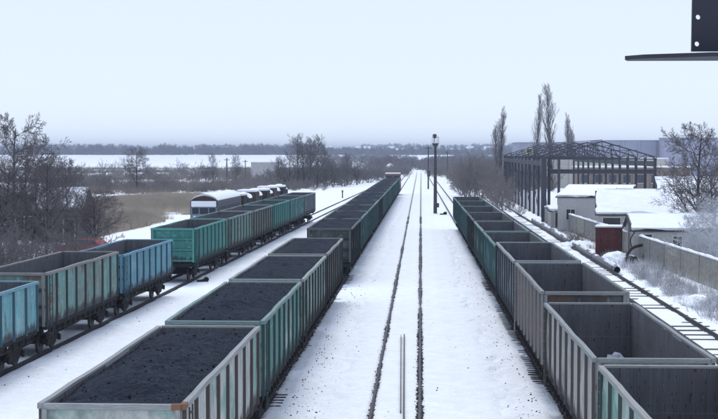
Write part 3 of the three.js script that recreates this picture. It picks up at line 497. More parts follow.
// a gabled house with snow on the roof; ridge along local x; openings: [face, along, y, w, h, kind]
function house(name, label, pos, turn, w, d, h, rise_, wallMat, openings = [], o = {}) {
  const t = thing(name, label, o.category ?? 'building', pos, turn, o.group);
  const sh = new THREE.Shape(); sh.moveTo(-d / 2, -0.3); sh.lineTo(d / 2, -0.3); sh.lineTo(d / 2, h); sh.lineTo(o.shed ? -d / 2 : 0, h + rise_); if (!o.shed) sh.lineTo(-d / 2, h); sh.closePath();
  mesh('wall', new THREE.ExtrudeGeometry(sh, { depth: w, bevelEnabled: false }).rotateY(-Math.PI / 2).translate(w / 2, 0, 0), wallMat, t);
  const slope = (z0, y0, z1, y1, th, lift, ov) => { // a slab from eave to ridge
    const L = Math.hypot(z1 - z0, y1 - y0), a = Math.atan2(y1 - y0, z1 - z0), g = new THREE.BoxGeometry(w + ov, th, L + 0.25, 24, 1, 8), p = g.attributes.position;
    if (lift > 0.1) for (let i = 0; i < p.count; i++) if (p.getY(i) > 0) p.setY(i, p.getY(i) + 0.45 * (fbm(p.getX(i) * 0.8, p.getZ(i) * 0.8, 44, 3) - 0.5));
    g.computeVertexNormals(); return g.rotateX(-a).translate(0, (y0 + y1) / 2 + lift, (z0 + z1) / 2);
  };
  const nudge = (g) => { const p = g.attributes.position, hx = (w + 0.42) / 2 - 0.02; g.computeBoundingBox(); const bb = g.boundingBox; for (let i = 0; i < p.count; i++) { const x = p.getX(i), y = p.getY(i), z = p.getZ(i), n = fbm(x * 1.1 + 3, z * 1.1, 48, 3) - 0.5; if (Math.abs(x) > hx - 0.05) p.setX(i, x + n * 0.5 - Math.sign(x) * 0.12); if (y < bb.min.y + 0.28) p.setXYZ(i, p.getX(i), y + n * 0.12, z + n * 0.5); } g.computeVertexNormals(); return g; };
  const sides = o.shed ? [[d / 2, h, -d / 2, h + rise_]] : [[d / 2, h, 0, h + rise_], [-d / 2, h, 0, h + rise_]];
  for (const q of sides) { const r = mesh('roof', slope(...q, 0.1, 0.055, 0.5), M.roofDark, t); mesh('snow_cover', nudge(slope(...q, 0.2, 0.23, 0.42)), M.snowCap, r); }
  for (const [face, along, y, ww, hh, kind] of openings) {
    const g = new THREE.Group(), z = d / 2; let m;
    if (kind === 'door') { m = mesh('door', box(ww, hh, 0.06), M.roofDark, t); mesh('frame', merge([box(ww + 0.2, 0.1, 0.1, 0, hh / 2 + 0.05, 0.02), box(0.1, hh, 0.1, ww / 2 + 0.05, 0, 0.02), box(0.1, hh, 0.1, -ww / 2 - 0.05, 0, 0.02)]), M.wallCream, m); }
    else { m = mesh('window', box(ww, hh, 0.05), M.glass, t); mesh('frame', merge([box(ww + 0.16, 0.08, 0.1, 0, hh / 2 + 0.04, 0.02), box(ww + 0.16, 0.08, 0.16, 0, -hh / 2 - 0.04, 0.04), box(0.08, hh, 0.1, ww / 2 + 0.04, 0, 0.02), box(0.08, hh, 0.1, -ww / 2 - 0.04, 0, 0.02), box(0.05, hh, 0.06, 0, 0, 0.02)]), M.wallCream, m); }
    if (face === 'front') m.position.set(along, y, z + 0.03); else if (face === 'left') { m.position.set(-w / 2 - 0.03, y, along); m.rotation.y = -Math.PI / 2; } else { m.position.set(w / 2 + 0.03, y, along); m.rotation.y = Math.PI / 2; }
  }
  if (o.chimney) mesh('chimney', merge([box(0.5, 1.4, 0.5, o.chimney, h + rise_ + 0.2, -0.6), box(0.62, 0.15, 0.62, o.chimney, h + rise_ + 0.95, -0.6)]), M.wallBrick, t);
  return t;
}
// sheds behind the thicket
house('shed', 'long greenish shed with a thin snow edge behind the dark bare trees', [xAt(2, 140), 0, -140], 0.12, 8.6, 6, 4.4, 0.8, M.wallDark, [['front', -2, 2.2, 1, 1.2, 'window'], ['front', 1.2, 2.2, 1, 1.2, 'window'], ['front', 3.2, 1.2, 1.1, 2.2, 'door']]);
house('shed', 'small shed with a wide snowy roof slope behind the bare trees', [xAt(64, 136), 0, -136], -0.02, 4.6, 4.6, 3.1, 1.7, M.wallDark, [['front', -1, 1.8, 0.9, 1, 'window'], ['front', 1.1, 1.2, 1, 2.1, 'door']]);
// workshop sheds beyond the fence
house('workshop', 'low grey workshop with a flat snowy roof beside the steel frame', [xAt(597, 158), 0, -158], -0.25, 7.2, 9, 3.7, 0.9, M.wallGrey, [['front', -2.2, 1.9, 0.9, 1.1, 'window']], { shed: true });
house('workshop', 'wide workshop with a long snowy gable roof behind the rusty cabin', [xAt(668, 138), 0, -139], -0.12, 13, 10, 2.7, 2.0, M.wallGrey, [['front', -5.2, 1.3, 1.6, 2.3, 'door'], ['front', 1.2, 1.8, 1.0, 1.1, 'window']]);
house('workshop', 'pale plastered hut with snowy roof just behind the fence', [xAt(690, 117), 0, -118], -0.06, 9.4, 7, 2.3, 1.0, M.wallGrey, [['front', -3.6, 1.1, 0.8, 1.9, 'door'], ['front', -1.2, 1.5, 0.7, 0.8, 'window']]);
house('lean_to', 'little lean to hut with a snow slab roof at the steel frame foot', [xAt(561, 162), 0, -163], 0.05, 2.4, 2.4, 1.9, 0.3, M.wallGrey, [['front', -0.3, 0.95, 0.8, 1.7, 'door']], { shed: true });
house('workshop', 'far snowy roofed workshop behind the spreading bare tree', [xAt(706, 172), 0, -174], -0.1, 11, 9, 3.4, 1.9, M.wallBrick, [['front', -3, 2, 1.2, 1.3, 'window'], ['front', 0, 2, 1.2, 1.3, 'window'], ['front', 3, 2, 1.2, 1.3, 'window']]);
{ // scrap with snow on the roof of the grey workshop
  const q = atDepth(624, 191, 152), s = thing('scrap_heap', 'brown scrap heap lying on the snowy roof edge', 'scrap', [q[0], q[1] - 0.15, q[2]]); const R = rngOf(4);
  for (let i = 0; i < 7; i++) mesh('beam', bar([(R() - 0.5) * 2, R() * 0.25 - 0.1, (R() - 0.5)], [(R() - 0.5) * 2, R() * 0.5, (R() - 0.5)], 0.14), M.rust, s);
}
function slabBuilding(name, label, px0, px1, top, Z, depth, m, wins, o = {}) { // a flat-roofed block facing the yard
  const x0 = xAt(px0, Z), x1 = xAt(px1, Z), h = yAt(top, Z), w = x1 - x0, t = thing(name, label, 'building', [(x0 + x1) / 2, 0, -Z - depth / 2], 0, o.group);
  mesh('wall', box(w, h + 0.4, depth, 0, h / 2 - 0.2, 0), m, t);
  mesh('roof', box(w + 0.4, 0.25, depth + 0.4, 0, h + 0.13, 0), o.roof ?? M.roofDark, t);
  const [n, y, ww, hh, rows = 1, gap = 3] = wins; for (let r = 0; r < rows; r++) for (let i = 0; i < n; i++) { const k = mesh('window', box(ww, hh, 0.06, (i + 0.5 - n / 2) * w / n, y + r * gap, depth / 2 + 0.02), M.glass, t); mesh('frame', box(ww + 0.3, 0.14, 0.2, (i + 0.5 - n / 2) * w / n, y + r * gap - hh / 2 - 0.07, depth / 2 + 0.06), M.wallCream, k); }
  for (let i = 0; i <= (o.pil ?? 0); i++) if (o.pil) mesh('pilaster', box(0.5, h, 0.3, (i / o.pil - 0.5) * (w - 0.5), h / 2, depth / 2 + 0.14), o.pilMat ?? m, t);
  return t;
}
slabBuilding('factory_hall', 'long lilac grey factory wall on the skyline behind the steel frame', 606, 800, 141, 430, 40, M.wallLilac, [0, 0, 0, 0], { roof: M.wallLilac, pil: 12 });
slabBuilding('factory_hall', 'taller lilac grey factory block behind the spreading bare tree', 664, 760, 138.5, 420, 9, M.wallLilac, [0, 0, 0, 0], { roof: M.wallLilac });
slabBuilding('factory_hall', 'pale lilac block on the skyline behind the poplars', 518, 600, 143, 450, 30, M.wallLilac, [0, 0, 0, 0], { roof: M.wallLilac, pil: 6 });
slabBuilding('storehouse', 'long pale storehouse wall seen through the steel frame', 545, 668, 159, 340, 12, M.wallCream, [0, 0, 0, 0], { roof: M.snowCap, pil: 10 });
slabBuilding('brick_store', 'brown brick store with pilasters behind the steel frame', 578, 690, 167.5, 292, 10, M.wallBrick, [8, 3.1, 1.4, 1.6], { roof: M.snowCap, pil: 8 });
slabBuilding('pale_building', 'pale grey windowless building in the scrub behind the railcar', 251, 275.5, 162.5, 400, 8, M.wallGrey, [0, 0, 0, 0], { roof: M.snowCap });
{ // yellow crane cabin seen past the frame
  const [x] = atDepth(529, 150, 300), t = thing('crane_cabin', 'faded yellow crane cabin behind the steel frame', 'crane', [x, 0, -300]);
  const h = yAt(155, 300); mesh('mast', box(0.5, h, 0.5, 0, h / 2, 0), M.steel, t); const c = mesh('cabin', rbox(1.3, 1.9, 1.3, 0.08, 0, h + 0.6, 0), mat([0.5, 0.46, 0.22], 0.8), t); mesh('window', box(0.9, 0.7, 0.04, 0, h + 0.9, 0.66), M.glass, c);
}
// ---------------------------------------------------------------- bare steel frame of a hall
{
  const X0 = xAt(549, 176), X1 = xAt(655, 176), Zn = 176, bays = 12, step = 7.75, eave = yAt(159, 176), up = yAt(143.5, 176) - eave, span = X1 - X0, depth = 1.1;
  const t = thing('steel_hall_skeleton', 'bare dark steel frame of a hall with open lattice roof trusses', 'steel frame', [X0, 0, -Zn]);
  const tr = []; const N = 12;
  const topY = (u) => eave + 0.25 + up * (1 - Math.abs(u - 0.5) * 2), botY = eave;
  for (let i = 0; i < N; i++) {
    const u0 = i / N, u1 = (i + 1) / N; tr.push(bar([u0 * span, topY(u0), 0], [u1 * span, topY(u1), 0], 0.14)); tr.push(bar([u0 * span, botY, 0], [u1 * span, botY, 0], 0.13));
    tr.push(bar([u0 * span, botY, 0], [u0 * span, topY(u0), 0], 0.08)); tr.push(i % 2 ? bar([u0 * span, topY(u0), 0], [u1 * span, botY, 0], 0.08) : bar([u0 * span, botY, 0], [u1 * span, topY(u1), 0], 0.08));
  }
  const tg = merge(tr), cg = merge([box(0.09, eave + 0.5, 0.2, -0.13, eave / 2 - 0.05, 0), box(0.09, eave + 0.5, 0.2, 0.13, eave / 2 - 0.05, 0), box(0.2, eave + 0.4, 0.06, 0, eave / 2 - 0.08, 0)]);
  for (let b = 0; b <= bays; b++) {
    if (b % 2 === 0) mesh('truss', tg, M.steel, t).position.z = -b * step;
    mesh('column', cg, M.steel, t).position.z = -b * step;
    const c = mesh('column', cg, M.steel, t); c.position.set(span, 0, -b * step);
    if (b < bays) mesh('stanchion', cached('stanchion', () => box(0.09, eave + 0.2, 0.07, 0, eave / 2 - 0.1, 0)), M.steel, t).position.set(0, 0, -(b + 0.5) * step);
  }
  const cg2 = merge([box(0.5, eave + 0.5, 0.5, 0, eave / 2 - 0.05, 0)]); mesh('column', cg2, M.steel, t).position.set(-0.7, 0, 0.6); mesh('column', cg2.clone().scale(0.6, 1, 0.6), M.steel, t).position.set(1.1, 0, 1);
  for (const [x, y, w] of [[-0.02, eave - 0.6, 0.5], [0.3, eave - 2.4, 0.28], [span + 0.05, eave - 0.6, 0.5]]) mesh('girder', box(w * 0.5, w * 1.3, bays * step, x, y, -bays * step / 2), M.steel, t);
  for (const u of [0.17, 0.33, 0.5, 0.67, 0.83]) mesh('purlin', box(0.08, 0.08, bays * step, u * span, topY(u) + 0.17, -bays * step / 2), M.steel, t);
  mesh('crane_beam', merge([box(span, 0.45, 0.35, span / 2, eave - 1.55, 0.3), box(span, 0.1, 0.5, span / 2, eave - 1.3, 0.3)]), M.steel, t);
  for (let b = 0; b < bays; b += 2) mesh('brace', merge([bar([-0.05, 0.3, -b * step], [-0.05, eave - 1.2, -(b + 1) * step], 0.07), bar([-0.05, eave - 1.2, -b * step], [-0.05, 0.3, -(b + 1) * step], 0.07)]), M.steel, t);
}

// ---------------------------------------------------------------- railcar and work wagons beyond the green row
M.carBlue = mat([1, 1, 1], 0.6, { map: speckle(58, [84, 102, 120], [118, 136, 150], 16) });
M.carSide = mat([1, 1, 1], 0.8, { map: speckle(59, [62, 62, 68], [96, 92, 94], 16) });
M.carWhite = mat([0.62, 0.64, 0.66], 0.6);
const backX = (Z) => xAt(204, 152) + 0.02 * (Z - 152);
{
  const L = 17, Z = 152, t = thing('railcar', 'blue and white railcar with rounded snowy roof behind the green row', 'railcar', [backX(Z), RAIL_TOP, -Z], -0.02);
  const shp = (k, y0) => { const s = new THREE.Shape(); s.moveTo(-1.5 * k, y0); s.lineTo(1.5 * k, y0); s.lineTo(1.5 * k, 3.6); s.quadraticCurveTo(1.4 * k, 4.25, 0, 4.45); s.quadraticCurveTo(-1.4 * k, 4.25, -1.5 * k, 3.6); s.closePath(); return s; };
  mesh('body', new THREE.ExtrudeGeometry(shp(1, 0.95), { depth: L, bevelEnabled: true, bevelSize: 0.06, bevelThickness: 0.12, bevelSegments: 2 }).translate(0, 0, -L), M.carSide, t);
  mesh('front_panel', rbox(2.9, 1.9, 0.08, 0.04, 0, 2.1, 0.13), M.carBlue, t);
  const rs = new THREE.Shape(); rs.moveTo(-1.45, 3.8); rs.quadraticCurveTo(-1.2, 4.45, 0, 4.66); rs.quadraticCurveTo(1.2, 4.45, 1.45, 3.8); rs.quadraticCurveTo(1.2, 4.2, 0, 4.4); rs.quadraticCurveTo(-1.2, 4.2, -1.45, 3.8);
  const rf = mesh('roof', new THREE.ExtrudeGeometry(shp(1.02, 3.62), { depth: 0.2, bevelEnabled: false }).translate(0, 0.02, 0.02), M.rustDark, t); t.scale.set(0.96, 0.84, 1);
  mesh('snow_cover', new THREE.ExtrudeGeometry(rs, { depth: L - 0.1, bevelEnabled: false, curveSegments: 10 }).scale(1.03, 1, 1).translate(0, 0.08, -L), M.snowCap, rf);
  mesh('brow', rbox(2.8, 0.75, 0.16, 0.06, 0, 3.45, 0.26), M.snowCap, t);
  for (const [x, w] of [[-0.95, 0.75], [0, 0.95], [0.95, 0.75]]) mesh('window', rbox(w, 0.8, 0.06, 0.03, x, 2.55, 0.16), M.glass, t);
  mesh('band', rbox(3.0, 0.3, 0.1, 0.04, 0, 1.35, 0.18), M.carWhite, t);
  for (const x of [-1.05, 1.05]) mesh('headlight', cyl(0.13, 0.13, 0.1, 14).rotateX(Math.PI / 2).translate(x, 1.85, 0.2), M.carWhite, t);
  for (let i = 0; i < 9; i++) mesh('window', box(0.05, 0.85, 1.1, 1.56, 2.6, -1.4 - i * 1.75), M.glassDull, t);
  for (const z of [-3, -13.5]) { const b = mesh('bogie', cached('bogie', () => null), M.under, t); b.position.z = z; for (const s of [-1, 1]) for (const w of [-0.925, 0.925]) mesh('wheel', cached('wheel', () => null), M.wheel, b).position.set(s * 0.8, 0.476, w); }
  mesh('buffer_beam', merge([box(2.6, 0.35, 0.2, 0, 0.85, 0.1), cyl(0.2, 0.2, 0.3, 12).rotateX(Math.PI / 2).translate(-0.9, 0.9, 0.3), cyl(0.2, 0.2, 0.3, 12).rotateX(Math.PI / 2).translate(0.9, 0.9, 0.3)]), M.under, t);
}
for (let i = 0; i < 5; i++) { // short work wagons with dark cabins, deep snow on everything
  const Z = 176 + i * 10.2, L = 9, t = thing('work_wagon', ['dark work wagon with snowy cabin coupled to the blue railcar', 'dark snowy work wagon, second behind the blue railcar', 'dark snowy work wagon, third behind the blue railcar', 'dark snowy work wagon, fourth behind the blue railcar', 'dark snowy work wagon, last behind the blue railcar'][i], 'wagon', [backX(Z), RAIL_TOP, -Z], -0.02, 'snowy work wagons');
  t.scale.set(1, 0.9, 1.08); mesh('deck', box(2.8, 0.3, L, 0, 1.25, 0), M.under, t); mesh('deck_snow', rbox(2.7, 0.3, L - 0.2, 0.1, 0, 1.5, 0), M.snowCap, t);
  const c = mesh('cabin', rbox(2.5, 2.1 + 0.3 * (i % 2), 3.2, 0.1, 0, 2.45, 1.6 - (i % 3)), i % 2 ? M.rustDark : M.under, t); mesh('cabin_snow', rbox(2.5, 0.35, 3.2, 0.14, 0, 3.62 + 0.15 * (i % 2), 1.6 - (i % 3)), M.snowCap, c); mesh('window', box(1.2, 0.7, 0.05, 0, 2.8, 3.22 - (i % 3)), M.glass, c);
  mesh('load', rbox(2.3, 1.7, 3.4, 0.15, 0, 2.3, -2.6), M.under, t); mesh('load_snow', lumpGeo(60 + i, 1.3, 0.75, 2.3, 0.3).translate(0, 3.05, -2.6), M.snowCap, t);
  for (const z of [-2.6, 2.6]) for (const s of [-1, 1]) mesh('wheel', cached('wheel', () => null), M.wheel, t).position.set(s * 0.8, 0.476, z);
}
{ // locomotive at the head of the coal train
  const Z = 277.5, key = 'loaded', t = thing('locomotive', 'red and white locomotive at the far head of the coal train', 'locomotive', [trackX(key, Z), RAIL_TOP, -Z], 0);
  const red = mat([0.15, 0.07, 0.07], 0.8); t.scale.set(0.95, 0.86, 1);
  mesh('body', rbox(3.0, 2.5, 14, 0.15, 0, 2.5, -7), red, t); const c = mesh('cab', rbox(3.05, 3.5, 2.6, 0.2, 0, 3.15, -1.2), red, t);
  mesh('stripe', rbox(3.1, 0.8, 0.1, 0.03, 0, 2.95, 0.12), M.carWhite, t); mesh('roof', rbox(3.1, 0.25, 2.8, 0.1, 0, 4.95, -1.2), M.snowCap, c);
  for (const x of [-0.75, 0.75]) mesh('window', rbox(1.1, 0.9, 0.06, 0.03, x, 3.9, 0.1), M.glass, c);
  mesh('frame', box(2.9, 0.5, 14.4, 0, 1.1, -7), M.under, t); for (const z of [-3, -11]) { const b = mesh('bogie', cached('bogie', () => null), M.under, t); b.position.z = z; for (const s of [-1, 1]) for (const w of [-0.925, 0.925]) mesh('wheel', cached('wheel', () => null), M.wheel, b).position.set(s * 0.8, 0.476, w); }
}
{ // red car behind the blue wagons
  const Z = 117, t = thing('parked_car', 'red parked car seen over the rim of the sky blue gondola', 'car', [xAt(84, Z), 0.02, -Z], Math.PI / 2 - 0.2);
  const red = mat([0.42, 0.03, 0.035], 0.35, {}); red.clearcoat = 0.4;
  const prof = (pts, w, b = 0.06) => { const s = new THREE.Shape(pts.map((p) => new THREE.Vector2(...p))); return new THREE.ExtrudeGeometry(s, { depth: w - 2 * b, bevelEnabled: true, bevelSize: b, bevelThickness: b, bevelSegments: 2 }).translate(0, 0, -(w - 2 * b) / 2).rotateY(Math.PI / 2); };
  mesh('body', prof([[-2.0, 0.3], [2.0, 0.3], [2.05, 0.7], [1.9, 0.85], [0.95, 0.92], [0.45, 1.4], [-1.2, 1.42], [-1.75, 0.95], [-2.05, 0.9]], 1.68), red, t);
  for (const s of [-1, 1]) { mesh('window', new THREE.ExtrudeGeometry(new THREE.Shape([[0.8, 0.95], [0.38, 1.34], [-1.15, 1.36], [-1.55, 0.97]].map((p) => new THREE.Vector2(...p))), { depth: 0.02, bevelEnabled: false }).rotateY(Math.PI / 2).translate(s * 0.845 - 0.01, 0, 0), M.glass, t); for (const z of [-1.25, 1.25]) { const w = mesh('wheel', cyl(0.31, 0.31, 0.2, 18).rotateZ(Math.PI / 2), mat([0.02, 0.02, 0.02], 0.8), t); w.position.set(s * 0.76, 0.31, z); mesh('hub', cyl(0.17, 0.17, 0.22, 12).rotateZ(Math.PI / 2), M.carWhite, w); } }
  for (const s of [-0.6, 0.6]) { mesh('headlight', rbox(0.34, 0.16, 0.06, 0.02, s, 0.68, -2.09), M.carWhite, t); }
}
{ const q = onGround(203.2, 281.5), t = thing('point_lever', 'small dark point lever weight on the snow beside the ruts', 'lever', [q[0], 0.03, q[2]], 0.3); mesh('weight', cyl(0.16, 0.16, 0.2, 14).rotateX(Math.PI / 2).translate(0.22, 0.16, 0), M.under, t); mesh('base', rbox(0.7, 0.14, 0.4, 0.02, -0.05, 0.06, 0), M.under, t); mesh('arm', bar([-0.2, 0.1, 0], [0.2, 0.22, 0], 0.06), M.wheel, t); }
{ const q = onGround(443.5, 214.5), t = thing('point_lever', 'small dark point lever near the foot of the floodlight mast', 'lever', [q[0], 0.03, q[2]], -0.4); mesh('weight', cyl(0.22, 0.22, 0.25, 14).rotateX(Math.PI / 2).translate(0.25, 0.2, 0), M.under, t); mesh('base', rbox(0.8, 0.16, 0.5, 0.02, -0.05, 0.07, 0), M.under, t); mesh('arm', bar([-0.2, 0.1, 0], [0.2, 0.3, 0], 0.07), M.wheel, t); }
{ const q = onGround(342.5, 198), t = thing('track_marker', 'short dark track marker post between the snowy rails', 'marker post', [q[0], 0, q[2]]); mesh('post', cyl(0.12, 0.1, 1.3, 8, 0, 0.6, 0), M.pole, t); mesh('plate', rbox(0.3, 0.4, 0.1, 0.02, 0, 1.3, 0.02), M.steel, t); }

// ---------------------------------------------------------------- dry grass, scrub, far woods
function scatter(name, label, category, geo, material, count, seed, fn) {
  const im = new THREE.InstancedMesh(geo, material, count), o = new THREE.Object3D(), R = rngOf(seed); let n = 0, tries = 0; const c = new THREE.Color();
  while (n < count && tries++ < count * 12) { const p = fn(R); if (!p) continue; o.position.set(p[0], p[1], p[2]); o.rotation.set(0, R() * 6.28, 0); const s = p[3]; o.scale.set(s * (0.8 + R() * 0.4), s * (p[4] ?? 1) * (0.8 + R() * 0.4), s * (0.8 + R() * 0.4)); o.updateMatrix(); im.setMatrixAt(n, o.matrix); const k = 0.75 + R() * 0.5; im.setColorAt(n, c.setRGB(k, k * (0.97 + R() * 0.06), k)); n++; }
  im.count = n; im.name = numbered(name); im.castShadow = im.receiveShadow = true; scene.add(im); return tag(im, label, category, null, 'stuff');
}
scatter('coal_crumbs', 'scattered coal crumbs on the snow along the wagons', 'coal crumbs', new THREE.IcosahedronGeometry(0.05, 0), M.coal, 650, 621, (R) => { const Z = 44 + R() * R() * 130, side = R(); const x = side < 0.4 ? trackX('loaded', Z) + 1.6 + R() * R() * 1.6 : side < 0.75 ? trackX('empty', Z) - 1.6 - R() * R() * 1.3 : side < 0.9 ? -9 + R() * 13 : trackX('teal', Z) + 1.6 + R() * R() * 1.5; return [x, snowY(x, Z) + 0.01, -Z, 0.2 + R() * R() * 0.6]; });
function tuftGeo(seed, n, h, spread, w) {
  const R = rngOf(seed), p = []; for (let i = 0; i < n; i++) { const a = R() * 6.28, r = R() * spread, b = R() * 6.28, l = R() * h * 0.5, x = Math.cos(a) * r, z = Math.sin(a) * r, hh = h * (0.6 + R() * 0.5), t = R() * 6.28; p.push(x - Math.cos(t) * w, -0.05, z - Math.sin(t) * w, x + Math.cos(t) * w, -0.05, z + Math.sin(t) * w, x + Math.cos(b) * l, hh, z + Math.sin(b) * l); }
  const g = new THREE.BufferGeometry(); g.setAttribute('position', new THREE.Float32BufferAttribute(p, 3)); g.computeVertexNormals(); return g;
}
M.dry = mat([0.42, 0.36, 0.28], 0.95); M.dryBrown = mat([0.2, 0.165, 0.135], 0.95); M.scrub = mat([0.19, 0.17, 0.158], 0.95);
const inGrass = (px, py) => { // outline of the dry grass as seen on the ground
  const lower = 236 - (px - 100) * 0.22, upper = 200 - (px - 100) * 0.06; return py < lower && py > upper;
};
scatter('dry_grass', 'tan dry grass standing in the snow behind the green row', 'grass', tuftGeo(1, 26, 0.9, 0.55, 0.02), M.dry, 9500, 601, (R) => { const px = 92 + R() * 110, py = 196 + R() * 40, q = onGround(px, py); if (!inGrass(px, py) || fbm(q[0] * 0.16, q[2] * 0.07, 41, 3) < 0.24 + 0.24 * R() || q[0] > trackX('teal', -q[2]) - 4) return null; return [q[0], 0, q[2], 0.8 + R() * 0.5]; });
scatter('brown_weeds', 'brown weeds beyond the dry grass and along the scrub', 'weeds', tuftGeo(2, 26, 1.0, 0.8, 0.03), M.dryBrown, 3600, 602, (R) => { const Z = 285 + R() * 420, x = xAt(-30 + R() * 400, Z); if (fbm(x * 0.03, Z * 0.02, 42, 3) < 0.4 + 0.2 * R() || x > -20 - 0.02 * Z) return null; return [x, 0, -Z, 1 + R() * 0.8]; });
scatter('brown_weeds', 'sparse brown weeds poking through snow beside the siding and fence', 'weeds', tuftGeo(3, 14, 0.5, 0.35, 0.012), M.dryBrown, 500, 603, (R) => { const Z = 62 + R() * 120, x = 14.9 + R() * 2.2; return [x, 0, -Z, 0.6 + R() * 0.8]; });
scatter('frosted_weeds', 'frost white weeds and grass at the foot of the fence', 'weeds', tuftGeo(4, 22, 0.55, 0.4, 0.012), M.frost, 420, 604, (R) => { const Z = 58 + R() * 62, x = 14.8 + R() * 3.2; return [x, 0.02, -Z, 0.6 + R() * 0.9]; });
const shrubGeo = (() => { const g = growTree(1401, { height: 3.2, radius: 0.05, stems: 9, splay: 0.8, kids: [5, 4], ratio: [0.5, 0.5], lean: [0.7, 0.7], shape: (t) => 1.1 - 0.5 * t, bare: 0.15, wobble: 0.3, lift: 0.04, thin: 0.03 }); return mergeGeometries([g.trunk, g.crown]); })();
scatter('scrub_thicket', 'grey brown bare scrub between dry grass and snowy field', 'scrub', shrubGeo, M.scrub, 520, 605, (R) => { const Z = 300 + R() * R() * 390, x = xAt(-40 + R() * 460, Z); if (fbm(x * 0.025, Z * 0.012, 43, 3) < 0.47 || x > -12 - 0.03 * Z) return null; return [x, 0, -Z, 0.4 + R() * R() * 1.3, Z > 600 ? 1.2 : 1]; });
scatter('scrub_thicket', 'grey brown bare scrub behind the brown thicket and poles', 'scrub', shrubGeo, M.scrub, 260, 606, (R) => { const Z = 300 + R() * 330, x = xAt(428 + R() * 130, Z); if (fbm(x * 0.03, Z * 0.012, 45, 3) < 0.45 || x < 9) return null; return [x, 0, -Z, 0.8 + R() * 0.9]; });
scatter('scrub_thicket', 'scrub patches scattered over the far yard end', 'scrub', shrubGeo, M.scrub, 320, 607, (R) => { const Z = 430 + R() * 420, x = xAt(325 + R() * 155, Z); if (fbm(x * 0.05, Z * 0.02, 46, 3) < 0.5 || Math.abs(x + 0.83) < 4) return null; return [x, rise(Z), -Z, 0.7 + R() * 0.6]; });
// the wood on the skyline: bare crowns made of many small twig faces
function crownGeo(seed, n, rx, ry, size, y0) {
  const R = rngOf(seed), p = []; const tri = (x, y, z, s) => { for (let k = 0; k < 3; k++) p.push(x + (R() - 0.5) * s, y + (R() - 0.5) * s * 1.5, z + (R() - 0.5) * s); };
  for (let i = 0; i < n; i++) { const a = R() * 6.28, b = Math.acos(2 * R() - 1), r = Math.cbrt(0.15 + 0.85 * R()) * (0.75 + 0.4 * noise(a * 1.5, b * 2, seed)); tri(Math.cos(a) * Math.sin(b) * r * rx, y0 + Math.cos(b) * r * ry, Math.sin(a) * Math.sin(b) * r * rx, size); }
  for (let i = 0; i < 8; i++) { const a = i * 0.785, w = 0.22; p.push(Math.cos(a) * w, -0.5, Math.sin(a) * w, Math.cos(a + 0.8) * w, -0.5, Math.sin(a + 0.8) * w, 0, y0 + ry * 0.4, 0); }
  const g = new THREE.BufferGeometry(); g.setAttribute('position', new THREE.Float32BufferAttribute(p, 3)); g.computeVertexNormals(); return g;
}
const farWood = M.twigGrey;
const woodTop = (px) => 1 - 0.18 * smooth(300, 345, px) - 0.1 * smooth(90, 60, px);
for (const [i, n, rx, ry, y0] of [[0, 1500, 4, 5.6, 6.6], [1, 1500, 3.4, 6.6, 7.4]]) scatter('far_woodland', i ? 'taller crowns of the bare wood along the skyline beyond the snowy field' : 'bare wood along the skyline beyond the snowy field', 'woodland', crownGeo(71 + i, 230, rx, ry, 1.5, y0), farWood, n, 611 + i, (R) => { const Z = 1850 + R() * 260, px = -160 + R() * 1040, x = xAt(px, Z); return [x, rise(Z) - 0.3, -Z, (0.62 + 0.42 * R()) * woodTop(px) * (0.85 + 0.3 * noise(px * 0.06, 2, 47))]; });
scatter('far_woodland', 'lower woodland edge bushes along the far side of the snowy field', 'woodland', crownGeo(75, 160, 4.5, 2.4, 1.4, 2.4), farWood, 1200, 614, (R) => { const Z = 1835 + R() * 60, x = xAt(-160 + R() * 1040, Z); return [x, rise(Z) - 0.2, -Z, 0.7 + 0.5 * R()]; });
scatter('far_woodland', 'thin line of trees on the rise behind the village roofs', 'woodland', crownGeo(76, 160, 4, 4.5, 1.5, 5), farWood, 900, 615, (R) => { const Z = 2700 + R() * 300, x = xAt(-160 + R() * 1040, Z); if (noise(x * 0.006, 3, 51) < 0.35) return null; return [x, rise(Z) - 0.3, -Z, 0.6 + 0.5 * R()]; });
scatter('far_scrub', 'blue grey bare scrub on the slope beyond the far yard end', 'scrub', crownGeo(77, 120, 3.4, 2.2, 1.0, 2.1), farWood, 620, 616, (R) => { const Z = 680 + R() * 900, px = R() < 0.62 ? 428 + R() * 110 : 322 + R() * 95, x = xAt(px, Z); if (fbm(x * 0.02, Z * 0.006, 53, 3) < 0.38 + 0.16 * R()) return null; return [x, rise(Z) - 0.2, -Z, 0.55 + 0.6 * R()]; });
scatter('far_scrub', 'blue grey trees and scrub closing the end of the rail corridor', 'scrub', crownGeo(78, 150, 3.0, 3.0, 1.0, 3.0), farWood, 420, 617, (R) => { const Z = 640 + R() * 420, x = xAt(372 + R() * 120, Z); if (noise(x * 0.07, Z * 0.012, 54) < 0.28) return null; return [x, rise(Z) - 0.2, -Z, 0.45 + 0.75 * R() * R()]; });
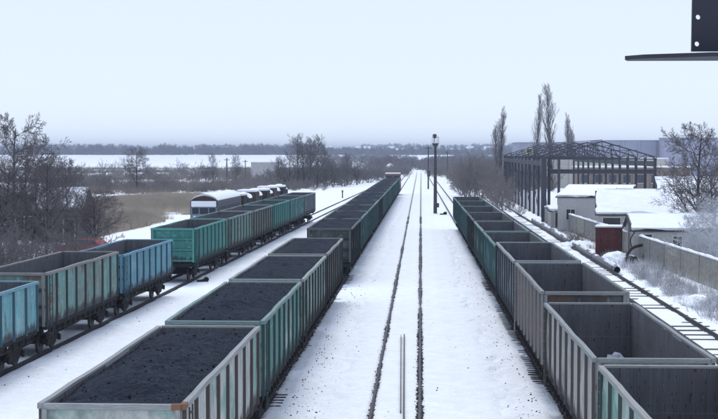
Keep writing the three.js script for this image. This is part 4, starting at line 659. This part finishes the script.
// village houses with snowy roofs among the far trees
for (const [px, Z, s] of [[225, 2350, 1], [258, 2400, 0.8], [328, 2350, 1.2], [356, 2330, 1.3], [367, 2380, 1], [391, 2350, 1], [488, 2350, 1.3], [497, 2400, 1.2], [470, 2360, 1], [305, 2420, 0.9]]) house('village_house', 'far village house with a snowy roof among the skyline trees', [xAt(px, Z), rise(Z), -Z], (px % 7) * 0.1 - 0.3, 12 * s, 9, 4.5, 4, M.wallCream, [['front', -3, 2.4, 1.4, 1.4, 'window'], ['front', 2.5, 2.4, 1.4, 1.4, 'window']], { category: 'house', group: 'village houses on the skyline' });
{ const Z = 640, s = mesh('snow_mound', lumpGeo(31, 2.1, 3.3, 2.1, 0.12), M.snowCap); s.position.set(xAt(390, Z), 0.0, -Z); tag(s, 'white rounded snow mound at the far end of the yard', 'snow mound'); }

// ---------------------------------------------------------------- footbridge steelwork beside the camera
{
  const Z = 4, x = (px) => xAt(px, Z), y = (py) => yAt(py, Z), t = thing('steel_bracket', 'dark navy steel plate with two round holes over a pointed shelf', 'bracket', [0, 0, -Z]);
  const navy = mat([0.022, 0.022, 0.035], 0.6);
  const x0 = x(690), yb = y(52.5);
  const sh = new THREE.Shape([[x0 + 0.005, yb + 0.7], [x0 - 0.001, yb], [x(790), yb], [x(790), yb + 0.7]].map((p) => new THREE.Vector2(...p)));
  for (const py of [18.5, 45]) sh.holes.push(new THREE.Path().absarc(x(696 - (py > 30 ? 0.9 : 0)), y(py), 0.0068, 0, Math.PI * 2, true));
  mesh('plate', new THREE.ExtrudeGeometry(sh, { depth: 0.012, bevelEnabled: false }), navy, t);
  
  const ss = new THREE.Shape([[x(624), 0.0], [x(629), -0.05], [x(800), -0.05], [x(800), 0.14], [x(700), 0.14], [x(640), 0.06]].map((p) => new THREE.Vector2(...p)));
  mesh('shelf', new THREE.ExtrudeGeometry(ss, { depth: 0.011, bevelEnabled: false }).rotateX(Math.PI / 2).translate(0, y(56.5), 0), navy, t);
  mesh('post', box(0.12, y(0) + 0.6, 0.12, x(830), (y(0) + 0.6) / 2 - 0.2, 0), navy, t);
}
renderer.render(scene, camera);
